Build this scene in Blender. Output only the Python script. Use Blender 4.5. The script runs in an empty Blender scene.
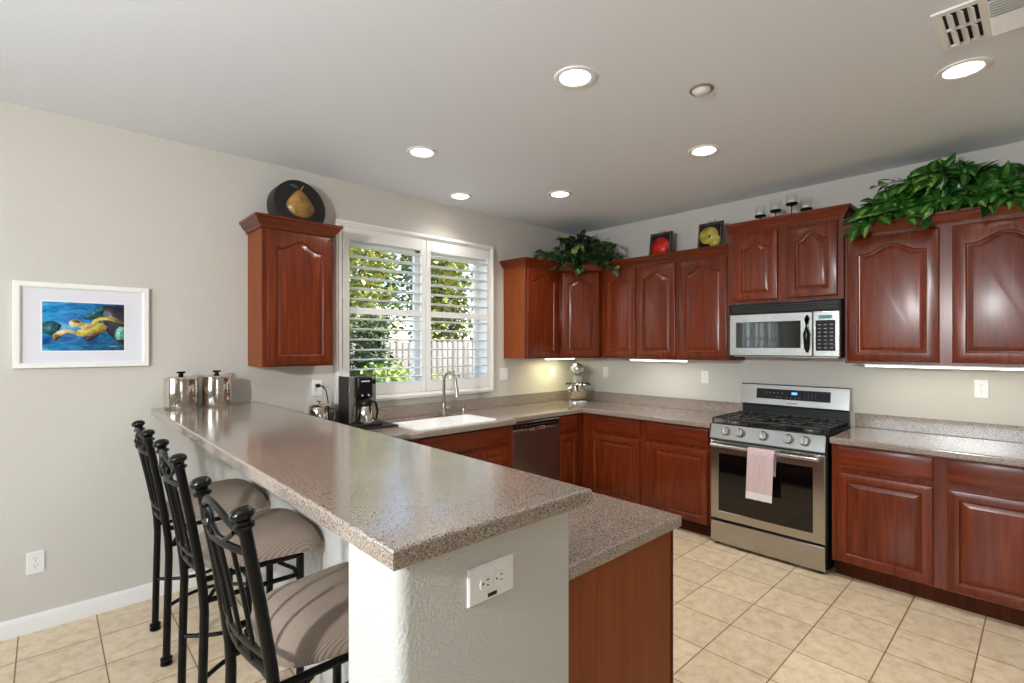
import bpy, bmesh, math, random
from mathutils import Vector, Matrix
R = random.Random(7)
PI = math.pi
S = bpy.context.scene
COL = S.collection

# ------------------------------------------------------------------ camera, sky, light, exposure
cam = bpy.data.objects.new('camera', bpy.data.cameras.new('camera'))
COL.objects.link(cam)
cam.data.sensor_width = 36.0
cam.data.lens = 36.0 * 499.9 / 1024
cam.data.shift_y = 4.33 / 1024
cam.data.clip_start = 0.02
cam.location = (-4.390, -3.6615, 1.5094)
cam.rotation_euler = (PI / 2, 0, 0.8199 - PI / 2)
S.camera = cam
S.view_settings.view_transform = 'Standard'
S.view_settings.look = 'None'
S.view_settings.exposure = 0.2
S.view_settings.gamma = 1.0
S.view_settings.use_curve_mapping = False
S.cycles.use_denoising = True
S.cycles.max_bounces = 10
S.cycles.diffuse_bounces = 6
S.cycles.sample_clamp_indirect = 6.0

w = bpy.data.worlds.new('sky'); S.world = w; w.use_nodes = True
nt = w.node_tree
sky = nt.nodes.new('ShaderNodeTexSky'); sky.sky_type = 'NISHITA'; sky.sun_disc = False
sky.sun_elevation = math.radians(48); sky.sun_rotation = math.radians(130)
nt.links.new(sky.outputs[0], nt.nodes['Background'].inputs[0])
nt.nodes['Background'].inputs[1].default_value = 0.55

def light(name, kind, loc, energy, color=(1, 1, 1), target=None, **kw):
    d = bpy.data.lights.new(name, kind); d.energy = energy; d.color = color
    for k, v in kw.items(): setattr(d, k, v)
    o = bpy.data.objects.new(name, d); COL.objects.link(o); o.location = loc
    if target is not None:
        o.rotation_euler = (Vector(target) - Vector(loc)).to_track_quat('-Z', 'Y').to_euler()
    return o
light('sun', 'SUN', (10, -8, 20), 12.0, (1.0, .95, .86), (10 - 5, -8 + 5, 20 - 8), angle=.01)
DAY = (.84, .94, 1.04)
light('daylight_window_side', 'AREA', (-8.78, -2.6, 1.7), 95, DAY, (0, -2.6, 1.7), shape='RECTANGLE', size=3.2, size_y=1.8)
light('fill_light_rear', 'AREA', (-4.9, -7.65, 1.5), 4, DAY, (-4.9, 0, 1.5), shape='RECTANGLE', size=1.6, size_y=1.2)  # weak fill light behind the added rear window, never in view
light('daylight_window_nook', 'AREA', (-6.35, .17, 1.45), 30, DAY, (-6.35, -5, 1.45), shape='RECTANGLE', size=1.9, size_y=1.7)
light('photographer_flash', 'AREA', (-6.0, -2.86, 2.0), 62, (.98, .99, 1), (-1.8, -1.5, 1.6), shape='DISK', size=.14)

# ------------------------------------------------------------------ materials
def srgb(r, g, b):
    f = lambda c: (c / 255 / 12.92) if c <= 10 else ((c / 255 + .055) / 1.055) ** 2.4
    return (f(r), f(g), f(b), 1)
def newmat(name):
    m = bpy.data.materials.new(name); m.use_nodes = True
    return m, m.node_tree.nodes, m.node_tree.links, m.node_tree.nodes['Principled BSDF']
def plain(name, col, rough=.5, metal=0, spec=.5, coat=0, emit=None, es=1):
    m, n, l, b = newmat(name)
    b.inputs['Base Color'].default_value = col; b.inputs['Roughness'].default_value = rough
    b.inputs['Metallic'].default_value = metal; b.inputs['Specular IOR Level'].default_value = spec
    b.inputs['Coat Weight'].default_value = coat
    if emit: b.inputs['Emission Color'].default_value = emit; b.inputs['Emission Strength'].default_value = es
    return m
def tex(n, l, scale=(1, 1, 1), jitter=False):
    tc = n.new('ShaderNodeTexCoord'); mp = n.new('ShaderNodeMapping'); mp.inputs['Scale'].default_value = scale
    l.new(tc.outputs['Object'], mp.inputs[0])
    if jitter:
        oi = n.new('ShaderNodeObjectInfo'); mu = n.new('ShaderNodeMath'); mu.operation = 'MULTIPLY'; mu.inputs[1].default_value = 37
        l.new(oi.outputs['Random'], mu.inputs[0]); cb = n.new('ShaderNodeCombineXYZ')
        for i in range(3): l.new(mu.outputs[0], cb.inputs[i])
        l.new(cb.outputs[0], mp.inputs['Location'])
    return mp.outputs[0]
def noise(n, l, vec, scale, detail=3, rough=.5, dist=0):
    t = n.new('ShaderNodeTexNoise'); t.inputs['Scale'].default_value = scale; t.inputs['Detail'].default_value = detail
    t.inputs['Roughness'].default_value = rough; t.inputs['Distortion'].default_value = dist
    l.new(vec, t.inputs['Vector']); return t.outputs['Fac']
def ramp(n, l, fac, stops, const=False):
    r = n.new('ShaderNodeValToRGB'); e = r.color_ramp.elements
    while len(e) < len(stops): e.new(.5)
    for el, (p, c) in zip(e, stops): el.position = p; el.color = c
    if const: r.color_ramp.interpolation = 'CONSTANT'
    l.new(fac, r.inputs[0]); return r.outputs[0]
def bump(n, l, b, h, strength, dist):
    bp = n.new('ShaderNodeBump'); bp.inputs['Strength'].default_value = strength; bp.inputs['Distance'].default_value = dist
    l.new(h, bp.inputs['Height']); l.new(bp.outputs[0], b.inputs['Normal'])
def wood(name, cd, cm, cl, rough=.33, axis='z', coat=.6, jit=.12):
    m, n, l, b = newmat(name)
    sc = (26, 26, 1.6) if axis == 'z' else (1.6, 1.6, 30)
    v = tex(n, l, sc, True)
    f = noise(n, l, v, 1.0, 6, .6, 1.1)
    c = ramp(n, l, f, [(.25, cd), (.52, cm), (.8, cl)])
    oi = n.new('ShaderNodeObjectInfo'); mr = n.new('ShaderNodeMapRange')
    mr.inputs['To Min'].default_value = 1 - jit; mr.inputs['To Max'].default_value = 1 + jit
    l.new(oi.outputs['Random'], mr.inputs['Value'])
    hs = n.new('ShaderNodeHueSaturation'); l.new(c, hs.inputs['Color']); l.new(mr.outputs[0], hs.inputs['Value'])
    l.new(hs.outputs[0], b.inputs['Base Color'])
    b.inputs['Roughness'].default_value = rough; b.inputs['Coat Weight'].default_value = coat; b.inputs['Coat Roughness'].default_value = .22; b.inputs['Specular IOR Level'].default_value = .1
    bump(n, l, b, f, .08, .0006)
    return m
def paint(name, col, scale=140, strength=.25, dist=.002):
    m, n, l, b = newmat(name); v = tex(n, l)
    b.inputs['Base Color'].default_value = col; b.inputs['Roughness'].default_value = .6; b.inputs['Specular IOR Level'].default_value = .3
    bump(n, l, b, noise(n, l, v, scale, 3, .6), strength, dist)
    return m
M = {}
M['wall'] = paint('wall_paint', srgb(204, 200, 192), 110, .4, .003)
M['pony'] = paint('textured_paint', srgb(198, 196, 191), 150, .8, .005)
M['ceiling'] = paint('ceiling_paint', srgb(226, 231, 238), 90, .25, .003)
M['white'] = plain('white_enamel', srgb(240, 239, 236), .35)
M['trim'] = plain('white_trim_paint', srgb(236, 235, 232), .4)
M['plastic'] = plain('white_plastic', srgb(236, 236, 234), .35)
M['slot'] = plain('dark_slot', srgb(30, 30, 30), .6)
M['cherry'] = wood('cherry_wood', srgb(75, 24, 7), srgb(105, 40, 13), srgb(130, 60, 25), .38)
M['cherry_h'] = wood('cherry_wood_across', srgb(75, 24, 7), srgb(103, 39, 13), srgb(127, 56, 23), .38, axis='x')
M['veneer_lit'] = wood('cherry_veneer_lit', srgb(122, 60, 26), srgb(136, 70, 33), srgb(150, 82, 42), .45, coat=.05, jit=.03)  # pale laminate; lit orange look of upper cabinet sides is in its colour
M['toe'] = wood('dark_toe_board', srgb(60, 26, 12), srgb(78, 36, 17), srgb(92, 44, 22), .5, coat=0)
def steel(name, col, rough, sc):
    m, n, l, b = newmat(name); v = tex(n, l, sc)
    f = noise(n, l, v, 1, 3)
    b.inputs['Base Color'].default_value = col; b.inputs['Metallic'].default_value = 1
    mr = n.new('ShaderNodeMapRange'); mr.inputs['To Min'].default_value = rough - .06; mr.inputs['To Max'].default_value = rough + .06
    l.new(f, mr.inputs['Value']); l.new(mr.outputs[0], b.inputs['Roughness'])
    b.inputs['Anisotropic'].default_value = .4
    return m
M['steel'] = steel('brushed_steel', srgb(184, 182, 178), .22, (3, 3, 90))
M['steel_dark'] = steel('dark_brushed_steel', srgb(150, 140, 134), .30, (300, 300, 4))
M['chrome'] = plain('polished_steel', srgb(215, 208, 198), .08, 1)
M['nickel'] = plain('brushed_nickel', srgb(176, 168, 158), .28, 1)
M['silver'] = plain('silver_enamel', srgb(190, 190, 190), .22, .7)
M['black'] = plain('black_gloss', srgb(7, 7, 7), .22, 0, .35)
M['black_satin'] = plain('black_satin', srgb(22, 21, 21), .4)
M['iron'] = plain('black_iron', srgb(7, 6, 6), .34, 0, .22)
M['castiron'] = plain('cast_iron', srgb(28, 26, 26), .55)
M['glass_black'] = plain('dark_oven_glass', srgb(8, 7, 7), .05, 0, .6)
M['micro_glass'] = plain('dark_microwave_glass', srgb(14, 18, 18), .04, 0, 1.0)
M['lamp'] = plain('lit_lens', (1, 1, 1, 1), .4, emit=(1, .93, .82, 1), es=9)
M['tube'] = plain('lit_tube', (1, 1, 1, 1), .4, emit=(1, .97, .86, 1), es=5)
M['blue'] = plain('lit_display', srgb(10, 30, 60), .3, emit=(.1, .45, 1, 1), es=1.6)
M['teal'] = plain('teal_display', srgb(10, 40, 40), .3, emit=(.05, .35, .33, 1), es=.5)
M['print_white'] = plain('pale_print', srgb(200, 200, 196), .5)
M['print_grey'] = plain('grey_print', srgb(110, 108, 106), .5)
M['vdark'] = plain('duct_black', srgb(30, 30, 32), .8)
M['mat_board'] = plain('mat_board', srgb(222, 222, 230), .7)

def granite(name):
    m, n, l, b = newmat(name); v = tex(n, l)
    a = noise(n, l, v, 360, 2, .6); c1 = ramp(n, l, a, [(.32, srgb(84, 70, 60)), (.45, srgb(134, 120, 108)), (.56, srgb(162, 149, 137)), (.70, srgb(200, 190, 178))])
    vo = n.new('ShaderNodeTexVoronoi'); vo.inputs['Scale'].default_value = 330; l.new(v, vo.inputs['Vector'])
    mix = n.new('ShaderNodeMix'); mix.data_type = 'RGBA'
    f2 = ramp(n, l, vo.outputs['Color'], [(0, (0, 0, 0, 1)), (.78, (0, 0, 0, 1)), (.82, (1, 1, 1, 1))])
    l.new(f2, mix.inputs['Factor']); l.new(c1, mix.inputs[6]); mix.inputs[7].default_value = srgb(78, 64, 54)
    l.new(mix.outputs[2], b.inputs['Base Color']); b.inputs['Roughness'].default_value = .16; b.inputs['Specular IOR Level'].default_value = .7; b.inputs['Coat Weight'].default_value = .55; b.inputs['Coat IOR'].default_value = 1.55; b.inputs['Coat Roughness'].default_value = .09
    return m
M['granite'] = granite('speckled_solid_surface')

def tiles(name):
    m, n, l, b = newmat(name)
    T = .3125
    tc = n.new('ShaderNodeTexCoord'); mp = n.new('ShaderNodeMapping')
    mp.inputs['Location'].default_value = (.743 / T, 2.49 / T, 0); mp.inputs['Scale'].default_value = (1 / T, 1 / T, 1)
    l.new(tc.outputs['Object'], mp.inputs[0])
    br = n.new('ShaderNodeTexBrick'); br.offset = 0; br.squash = 1
    br.inputs['Scale'].default_value = 1; br.inputs['Mortar Size'].default_value = .0095; br.inputs['Mortar Smooth'].default_value = .15
    br.inputs['Brick Width'].default_value = 1; br.inputs['Row Height'].default_value = 1; br.inputs['Bias'].default_value = 0
    br.inputs['Color1'].default_value = (1, 1, 1, 1); br.inputs['Color2'].default_value = (.90, .90, .90, 1)
    l.new(mp.outputs[0], br.inputs['Vector'])
    v = tex(n, l)
    f = noise(n, l, v, 15, 7, .70, .25)
    c = ramp(n, l, f, [(.28, srgb(206, 178, 142)), (.5, srgb(229, 207, 174)), (.72, srgb(240, 225, 200))])
    mul = n.new('ShaderNodeMix'); mul.data_type = 'RGBA'; mul.blend_type = 'MULTIPLY'; mul.inputs['Factor'].default_value = 1
    l.new(c, mul.inputs[6]); l.new(br.outputs['Color'], mul.inputs[7])
    mix = n.new('ShaderNodeMix'); mix.data_type = 'RGBA'; l.new(br.outputs['Fac'], mix.inputs['Factor'])
    l.new(mul.outputs[2], mix.inputs[6]); mix.inputs[7].default_value = srgb(140, 106, 76)
    l.new(mix.outputs[2], b.inputs['Base Color']); b.inputs['Roughness'].default_value = .32; b.inputs['Specular IOR Level'].default_value = .4
    inv = n.new('ShaderNodeMath'); inv.operation = 'SUBTRACT'; inv.inputs[0].default_value = 1; l.new(br.outputs['Fac'], inv.inputs[1])
    bump(n, l, b, inv.outputs[0], .5, .002)
    return m
M['tile'] = tiles('ceramic_floor_tile')

def fabric(name):
    m, n, l, b = newmat(name); v = tex(n, l, (1, 1, 1))
    wv = n.new('ShaderNodeTexWave'); wv.bands_direction = 'Y'; wv.inputs['Scale'].default_value = 95; wv.inputs['Distortion'].default_value = 1.2
    wv.inputs['Detail'].default_value = 3; wv.inputs['Detail Scale'].default_value = 9
    l.new(v, wv.inputs['Vector'])
    c = ramp(n, l, wv.outputs['Fac'], [(0, srgb(132, 116, 103)), (.5, srgb(146, 130, 116)), (1, srgb(160, 144, 130))])
    l.new(c, b.inputs['Base Color']); b.inputs['Roughness'].default_value = .85; b.inputs['Specular IOR Level'].default_value = .2
    bump(n, l, b, wv.outputs['Fac'], .4, .002)
    return m
M['fabric'] = fabric('ribbed_taupe_fabric')
M['towel'] = paint('pinkish_towel', srgb(204, 180, 180), 380, .6, .002)
M['towel_band'] = paint('white_towel_band', srgb(226, 220, 220), 380, .5, .002)

def leafmat(name, stops, rough=.4, trans=.15):
    m, n, l, b = newmat(name)
    g = n.new('ShaderNodeNewGeometry')
    c = ramp(n, l, g.outputs['Random Per Island'], stops)
    l.new(c, b.inputs['Base Color']); b.inputs['Roughness'].default_value = rough
    return m
M['ivy'] = leafmat('ivy_leaf', [(0, srgb(14, 34, 12)), (.6, srgb(30, 62, 22)), (.9, srgb(52, 88, 34)), (1, srgb(110, 140, 60))])
M['pothos'] = leafmat('pothos_leaf', [(0, srgb(24, 66, 22)), (.6, srgb(42, 100, 32)), (1, srgb(74, 136, 48))], .3)
M['pothos_pale'] = leafmat('pothos_leaf_centre', [(0, srgb(62, 120, 46)), (.6, srgb(116, 160, 72)), (1, srgb(168, 196, 112))], .3)
M['ivy_pale'] = plain('pale_ivy_leaf', srgb(150, 176, 84), .4)
M['tree_a'] = leafmat('sunlit_tree_leaf', [(0, srgb(64, 84, 34)), (.4, srgb(132, 146, 66)), (.8, srgb(188, 184, 92)), (1, srgb(224, 206, 110))], .5)
M['tree_b'] = leafmat('green_tree_leaf', [(0, srgb(54, 78, 40)), (.5, srgb(104, 132, 66)), (1, srgb(160, 178, 96))], .5)
M['tree_c'] = leafmat('dark_shrub_leaf', [(0, srgb(22, 40, 20)), (.6, srgb(44, 72, 34)), (1, srgb(84, 112, 54))], .5)
M['shrub'] = leafmat('lime_shrub_leaf', [(0, srgb(88, 116, 44)), (.6, srgb(146, 168, 70)), (1, srgb(192, 204, 108))], .5)
M['bark'] = paint('bark', srgb(84, 70, 56), 40, .8, .01)
M['stem'] = plain('plant_stem', srgb(60, 74, 34), .6)
M['wicker'] = paint('wicker_basket', srgb(96, 66, 40), 200, .8, .003)
M['soil_grass'] = paint('garden_ground', srgb(104, 104, 66), 12, .6, .02)
def fencewood(name):
    m, n, l, b = newmat(name); v = tex(n, l, (7, 7, .7))
    c = ramp(n, l, noise(n, l, v, 1, 5, .6, .4), [(.25, srgb(92, 86, 82)), (.75, srgb(140, 133, 127))])
    l.new(c, b.inputs['Base Color']); b.inputs['Roughness'].default_value = .85
    return m
M['fence'] = fencewood('weathered_fence_wood')
def glass(name, tint=(1, 1, 1, 1), ior=1.45):
    m, n, l, b = newmat(name); n.remove(b)
    tr = n.new('ShaderNodeBsdfTransparent'); tr.inputs[0].default_value = tint
    gl = n.new('ShaderNodeBsdfGlossy'); gl.inputs['Roughness'].default_value = .02
    fr = n.new('ShaderNodeLayerWeight'); pw = n.new('ShaderNodeMath'); pw.operation = 'POWER'; pw.inputs[1].default_value = 5
    l.new(fr.outputs['Facing'], pw.inputs[0]); ma = n.new('ShaderNodeMath'); ma.operation = 'MULTIPLY_ADD'; ma.inputs[1].default_value = .9; ma.inputs[2].default_value = .035
    l.new(pw.outputs[0], ma.inputs[0])
    mx = n.new('ShaderNodeMixShader'); l.new(ma.outputs[0], mx.inputs[0]); l.new(tr.outputs[0], mx.inputs[1]); l.new(gl.outputs[0], mx.inputs[2])
    l.new(mx.outputs[0], n['Material Output'].inputs[0])
    return m
M['pane'] = glass('window_glass', (.97, .98, .98, 1))
M['cupglass'] = glass('clear_cup_glass', (.97, .98, .97, 1), 1.5)
M['wax'] = plain('white_wax', srgb(238, 232, 220), .5)

# ------------------------------------------------------------------ mesh builder
class MB:
    def __init__(s): s.bm = bmesh.new()
    def _mi(s, f0, mi):
        s.bm.faces.ensure_lookup_table()
        for f in s.bm.faces[f0:]: f.material_index = mi; f.smooth = False
    def box(s, x0, y0, z0, x1, y1, z1, bev=0, seg=2, mi=0, rot=None):
        f0 = len(s.bm.faces)
        if x1 < x0: x0, x1 = x1, x0
        if y1 < y0: y0, y1 = y1, y0
        if z1 < z0: z0, z1 = z1, z0
        r = bmesh.ops.create_cube(s.bm, size=1)
        vs = r['verts']
        for v in vs:
            v.co = Vector((x0 + (v.co.x + .5) * (x1 - x0), y0 + (v.co.y + .5) * (y1 - y0), z0 + (v.co.z + .5) * (z1 - z0)))
        if bev:
            es = list({e for v in vs for e in v.link_edges})
            rr = bmesh.ops.bevel(s.bm, geom=es, offset=min(bev, .49 * min(x1 - x0, y1 - y0, z1 - z0)), segments=seg, affect='EDGES', profile=.5)
            vs = list({v for f in rr['faces'] for v in f.verts} | {v for v in vs if v.is_valid})
        fs = {f for v in vs if v.is_valid for f in v.link_faces}
        for f in fs:
            f.normal_update(); f.smooth = max(abs(c) for c in f.normal) < .999
        if rot is not None:
            bmesh.ops.transform(s.bm, matrix=rot, verts=[v for v in vs if v.is_valid])
        s._mi(f0, mi) if not bev else [setattr(f, 'material_index', mi) for f in {f for v in vs if v.is_valid for f in v.link_faces}]
        return s
    def loops(s, loops, cap0=True, cap1=True, closed=True, mi=0):
        L = [[s.bm.verts.new(p) for p in lp] for lp in loops]
        n = len(L[0]); out = []
        for a, b in zip(L, L[1:]):
            for i in range(n if closed else n - 1):
                j = (i + 1) % n
                try: out.append(s.bm.faces.new((a[i], a[j], b[j], b[i])))
                except ValueError: pass
        if cap0: out.append(s.bm.faces.new(list(reversed(L[0]))))
        if cap1: out.append(s.bm.faces.new(L[-1]))
        for f in out: f.material_index = mi; f.smooth = True
        return s
    def lathe(s, prof, c=(0, 0, 0), n=28, mi=0, mat=None, cap0=True, cap1=True):
        lp = []
        for r, z in prof:
            lp.append([Vector((c[0] + max(r, 1e-4) * math.cos(2 * PI * i / n), c[1] + max(r, 1e-4) * math.sin(2 * PI * i / n), c[2] + z)) for i in range(n)])
        if mat is not None: lp = [[mat @ p for p in q] for q in lp]
        return s.loops(lp, cap0, cap1, mi=mi)
    def tube(s, pts, r, n=10, mi=0, flat=None, closed=False):
        pts = [Vector(p) for p in pts]; rr = r if isinstance(r, (list, tuple)) else [r] * len(pts)
        lp = []; N = len(pts); up = None
        for i, p in enumerate(pts):
            if closed: t = pts[(i + 1) % N] - pts[i - 1]
            else: t = pts[min(i + 1, N - 1)] - pts[max(i - 1, 0)]
            t.normalize()
            if up is None:
                up = Vector((0, 0, 1)) if abs(t.z) < .9 else Vector((0, 1, 0))
            a = t.cross(up)
            if a.length < 1e-4: a = t.cross(Vector((1, 0, 0)))
            a.normalize(); b = a.cross(t).normalized()
            if not flat: up = b
            fa, fb = flat if flat else (1, 1)
            lp.append([p + a * (math.cos(2 * PI * k / n) * rr[i] * fa) + b * (math.sin(2 * PI * k / n) * rr[i] * fb) for k in range(n)])
        if closed: lp.append(lp[0]); return s.loops(lp, False, False, mi=mi)
        return s.loops(lp, mi=mi)
    def prism(s, poly, z0, z1, mi=0):
        return s.loops([[Vector((x, y, z0)) for x, y in poly], [Vector((x, y, z1)) for x, y in poly]], mi=mi)
    def build(s, name, mats, parent=None, smooth=35, off=None):
        if off is None and parent is not None: off = parent.get('_o')
        if off is not None:
            o = Vector(off)
            for v in s.bm.verts: v.co -= o
        bmesh.ops.remove_doubles(s.bm, verts=s.bm.verts, dist=1e-6)
        bmesh.ops.recalc_face_normals(s.bm, faces=s.bm.faces)
        me = bpy.data.meshes.new(name); s.bm.to_mesh(me)
        fl = [f.smooth for f in s.bm.faces]; s.bm.free()
        for m in (mats if isinstance(mats, (list, tuple)) else [mats]): me.materials.append(M[m] if isinstance(m, str) else m)
        if smooth:
            me.set_sharp_from_angle(angle=math.radians(smooth)); me.polygons.foreach_set('use_smooth', fl); me.update()
        ob = bpy.data.objects.new(name, me); COL.objects.link(ob)
        if parent is not None:
            ob.parent = parent
            if '_o' in parent: ob['_o'] = parent['_o']
        return ob
def tag(o, label, cat, group=None, kind=None):
    if label: o['label'] = label
    if cat: o['category'] = cat
    if group: o['group'] = group
    if kind: o['kind'] = kind
    return o
def thing(name, label, cat, loc=(0, 0, 0), group=None, rz=0, world=False):
    """Empty at the thing's base. world=True: its parts are given in world coordinates."""
    o = bpy.data.objects.new(name, None); COL.objects.link(o); o.location = loc; o.rotation_euler = (0, 0, rz); o.empty_display_size = .1
    if world: o['_o'] = list(loc)
    return tag(o, label, cat, group)
def struct(mb, name, mats, smooth=35, parent=None):
    o = mb.build(name, mats, parent, smooth)
    if parent is None: o['kind'] = 'structure'
    return o
def dup(root, loc, rz, label, group=None):
    def cp(o, par):
        c = o.copy(); COL.objects.link(c)
        if par is not None: c.parent = par
        for ch in o.children: cp(ch, c)
        return c
    r = cp(root, None); r.location = loc; r.rotation_euler = (0, 0, rz); r['label'] = label
    if group: r['group'] = group
    return r

# ------------------------------------------------------------------ room shell
H = 2.7665; XL, YB = -8.6, -7.5
struct(MB().box(XL - .2, YB - .2, -.1, .2, .2, 0), 'floor', 'tile')
struct(MB().box(XL - .2, YB - .2, H, .2, .2, H + .15), 'ceiling', 'ceiling')
def wall_with_holes(name, axis, at, depth, a0, a1, holes):
    """axis 'y': a wall in the plane y=at running over x from a0 to a1; holes are (a, b, z0, z1)."""
    mb = MB(); xs = sorted({a0, a1} | {h[0] for h in holes} | {h[1] for h in holes})
    for p, q in zip(xs, xs[1:]):
        hs = [h for h in holes if h[0] <= p and h[1] >= q]
        segs = [(0, H)] if not hs else [(0, hs[0][2]), (hs[0][3], H)]
        for z0, z1 in segs:
            if axis == 'y': mb.box(p, at, z0, q, at + depth, z1)
            else: mb.box(at, p, z0, at + depth, q, z1)
    return struct(mb, name, 'wall', 0)
WX0, WX1, WZ0, WZ1 = -2.72, -1.315, 1.15, 2.375
wall_with_holes('wall_back', 'y', 0, .16, XL, 0, [(-7.3, -5.4, .65, 2.3), (WX0, WX1, WZ0, WZ1)])
struct(MB().box(0, YB, 0, .16, .16, H), 'wall_right', 'wall', 0)
wall_with_holes('wall_left', 'x', XL - .16, .16, YB, .16, [(-4.2, -1.0, .8, 2.6)])
wall_with_holes('wall_front', 'y', YB - .16, .16, XL, 0, [(-5.7, -4.1, .9, 2.1)])

def off_window(name, axis, at, a0, a1, z0, z1, nx, nz, cols):
    mb = MB(); r = .028
    def bx(p, q, u, v, d=.03):
        if axis == 'y': mb.box(p, at - d, u, q, at + d, v, .003)
        else: mb.box(at - d, p, u, at + d, q, v, .003)
    W = (a1 - a0) / cols
    for c in range(cols):
        p, q = a0 + c * W, a0 + (c + 1) * W
        bx(p, p + .06, z0, z1, .04); bx(q - .06, q, z0, z1, .04); bx(p, q, z0, z0 + .06, .04); bx(p, q, z1 - .06, z1, .04)
        for i in range(1, nx): bx(p + (q - p) * i / nx - .012, p + (q - p) * i / nx + .012, z0, z1)
        for j in range(1, nz): bx(p, q, z0 + (z1 - z0) * j / nz - .012, z0 + (z1 - z0) * j / nz + .012)
    o = struct(mb, name, 'trim')
    g = MB()
    if axis == 'y': g.box(a0, at - .004, z0, a1, at + .004, z1)
    else: g.box(at - .004, a0, z0, at + .004, a1, z1)
    g.build('pane', 'pane', o)
off_window('window_2', 'y', .09, -7.3, -5.4, .65, 2.3, 2, 5, 3)
off_window('window_3', 'x', XL - .08, -4.2, -1.0, .8, 2.6, 2, 5, 4)
off_window('fill_window', 'y', YB - .08, -5.7, -4.1, .9, 2.1, 2, 4, 2)  # added rear window, unseen, there to let fill light in

# peninsula half wall: a slim wall with a wide end column, rounded outer corners
PX0, PX1, CX0, CY0, CY1 = -3.500, -3.408, -3.902, -2.590, -2.822
def arc(cx, cy, r, a0, a1, n=6):
    return [(cx + r * math.cos(math.radians(a0 + (a1 - a0) * i / n)), cy + r * math.sin(math.radians(a0 + (a1 - a0) * i / n))) for i in range(n + 1)]
r = .028
poly = [(PX1, 0), (PX0, 0), (PX0, CY0)] + arc(CX0 + r, CY0 - r, r, 90, 180) + arc(CX0 + r, CY1 + r, r, 180, 270) + [(PX1, CY1)]
struct(MB().prism(poly, 0, 1.095), 'wall_peninsula', 'pony', 50)
# baseboard
mb = MB()
prof = [(0, 0), (-.014, 0), (-.014, .072), (-.011, .082), (-.006, .09), (0, .092)]
mb.loops([[Vector((x, y, z)) for y, z in prof] for x in (XL, PX0)])
struct(mb, 'baseboard_back', 'trim', 20)

# ------------------------------------------------------------------ window with shutters (window_1)
win = thing('window_1', None, None, ((WX0 + WX1) / 2, 0, WZ0), world=True); win['kind'] = 'structure'
mb = MB()                                             # casing round the opening, on the wall
FX0, FX1, FZ0, FZ1 = -2.805, -1.25, 1.07, 2.46
def ring(mb, x0, x1, z0, z1, wl, wr, wb, wt, y0, y1, bev=.004):
    mb.box(x0, y0, z0, x0 + wl, y1, z1, bev); mb.box(x1 - wr, y0, z0, x1, y1, z1, bev)
    mb.box(x0 + wl, y0, z0, x1 - wr, y1, z0 + wb, bev); mb.box(x0 + wl, y0, z1 - wt, x1 - wr, y1, z1, bev)
ring(mb, FX0, FX1, FZ0, FZ1, .045, .045, .05, .045, -.045, -.0005, .006)
ring(mb, FX0 + .012, FX1 - .012, FZ0 + .015, FZ1 - .012, .018, .018, .02, .018, -.056, -.04, .004)
mb.build('casing', 'trim', win)
mb = MB()                                             # white lining of the opening and window sash
ring(mb, WX0 - .001, WX1 + .001, WZ0 - .001, WZ1 + .001, .012, .012, .012, .012, -.001, .16)
ring(mb, WX0 + .012, WX1 - .012, WZ0 + .012, WZ1 - .012, .045, .045, .045, .045, .09, .13)
mb.box(-2.045, .09, WZ0, -1.99, .13, WZ1, .004)
mb.build('sash', 'trim', win, 0)
MB().box(WX0 + .05, .108, WZ0 + .05, WX1 - .05, .113, WZ1 - .05).build('pane', 'pane', win)
def shutter(x0, x1, lx0, lx1):
    t = MB()
    y0, y1 = -.043, -.015
    t.box(x0, y0, 1.122, lx0, y1, 2.414, .004); t.box(lx1, y0, 1.122, x1, y1, 2.414, .004)
    t.box(lx0, y0, 1.122, lx1, y1, 1.212, .003); t.box(lx0, y0, 2.318, lx1, y1, 2.414, .003); t.box(lx0, y0, 1.757, lx1, y1, 1.806, .003)
    p = t.build('shutter_panel', 'trim', win)
    for z in (2.275, 2.196, 2.116, 2.032, 1.951, 1.868, 1.717, 1.638, 1.558, 1.478, 1.402, 1.326, 1.254):
        m = MB(); L = []
        for x in (lx0 + .002, lx1 - .002):
            q = []
            for k in range(12):
                a = 2 * PI * k / 12; u, v = .039 * math.cos(a), .0058 * math.sin(a)
                c, s_ = math.cos(math.radians(-6)), math.sin(math.radians(-6))
                q.append(Vector((x, -.029 + u * c - v * s_, z + u * s_ + v * c)))
            L.append(q)
        m.loops(L).build('louver', 'trim', p, 50)
    h = MB()
    for z in (2.28, 1.9, 1.3):
        xx = x0 if x0 < -2.3 else x1
        h.box(xx - .006, -.05, z - .035, xx + .006, -.038, z + .035, .003)
    h.build('hinge', 'white', p)
shutter(-2.755, -2.016, -2.700, -2.060)
shutter(-2.010, -1.296, -1.966, -1.340)

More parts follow.
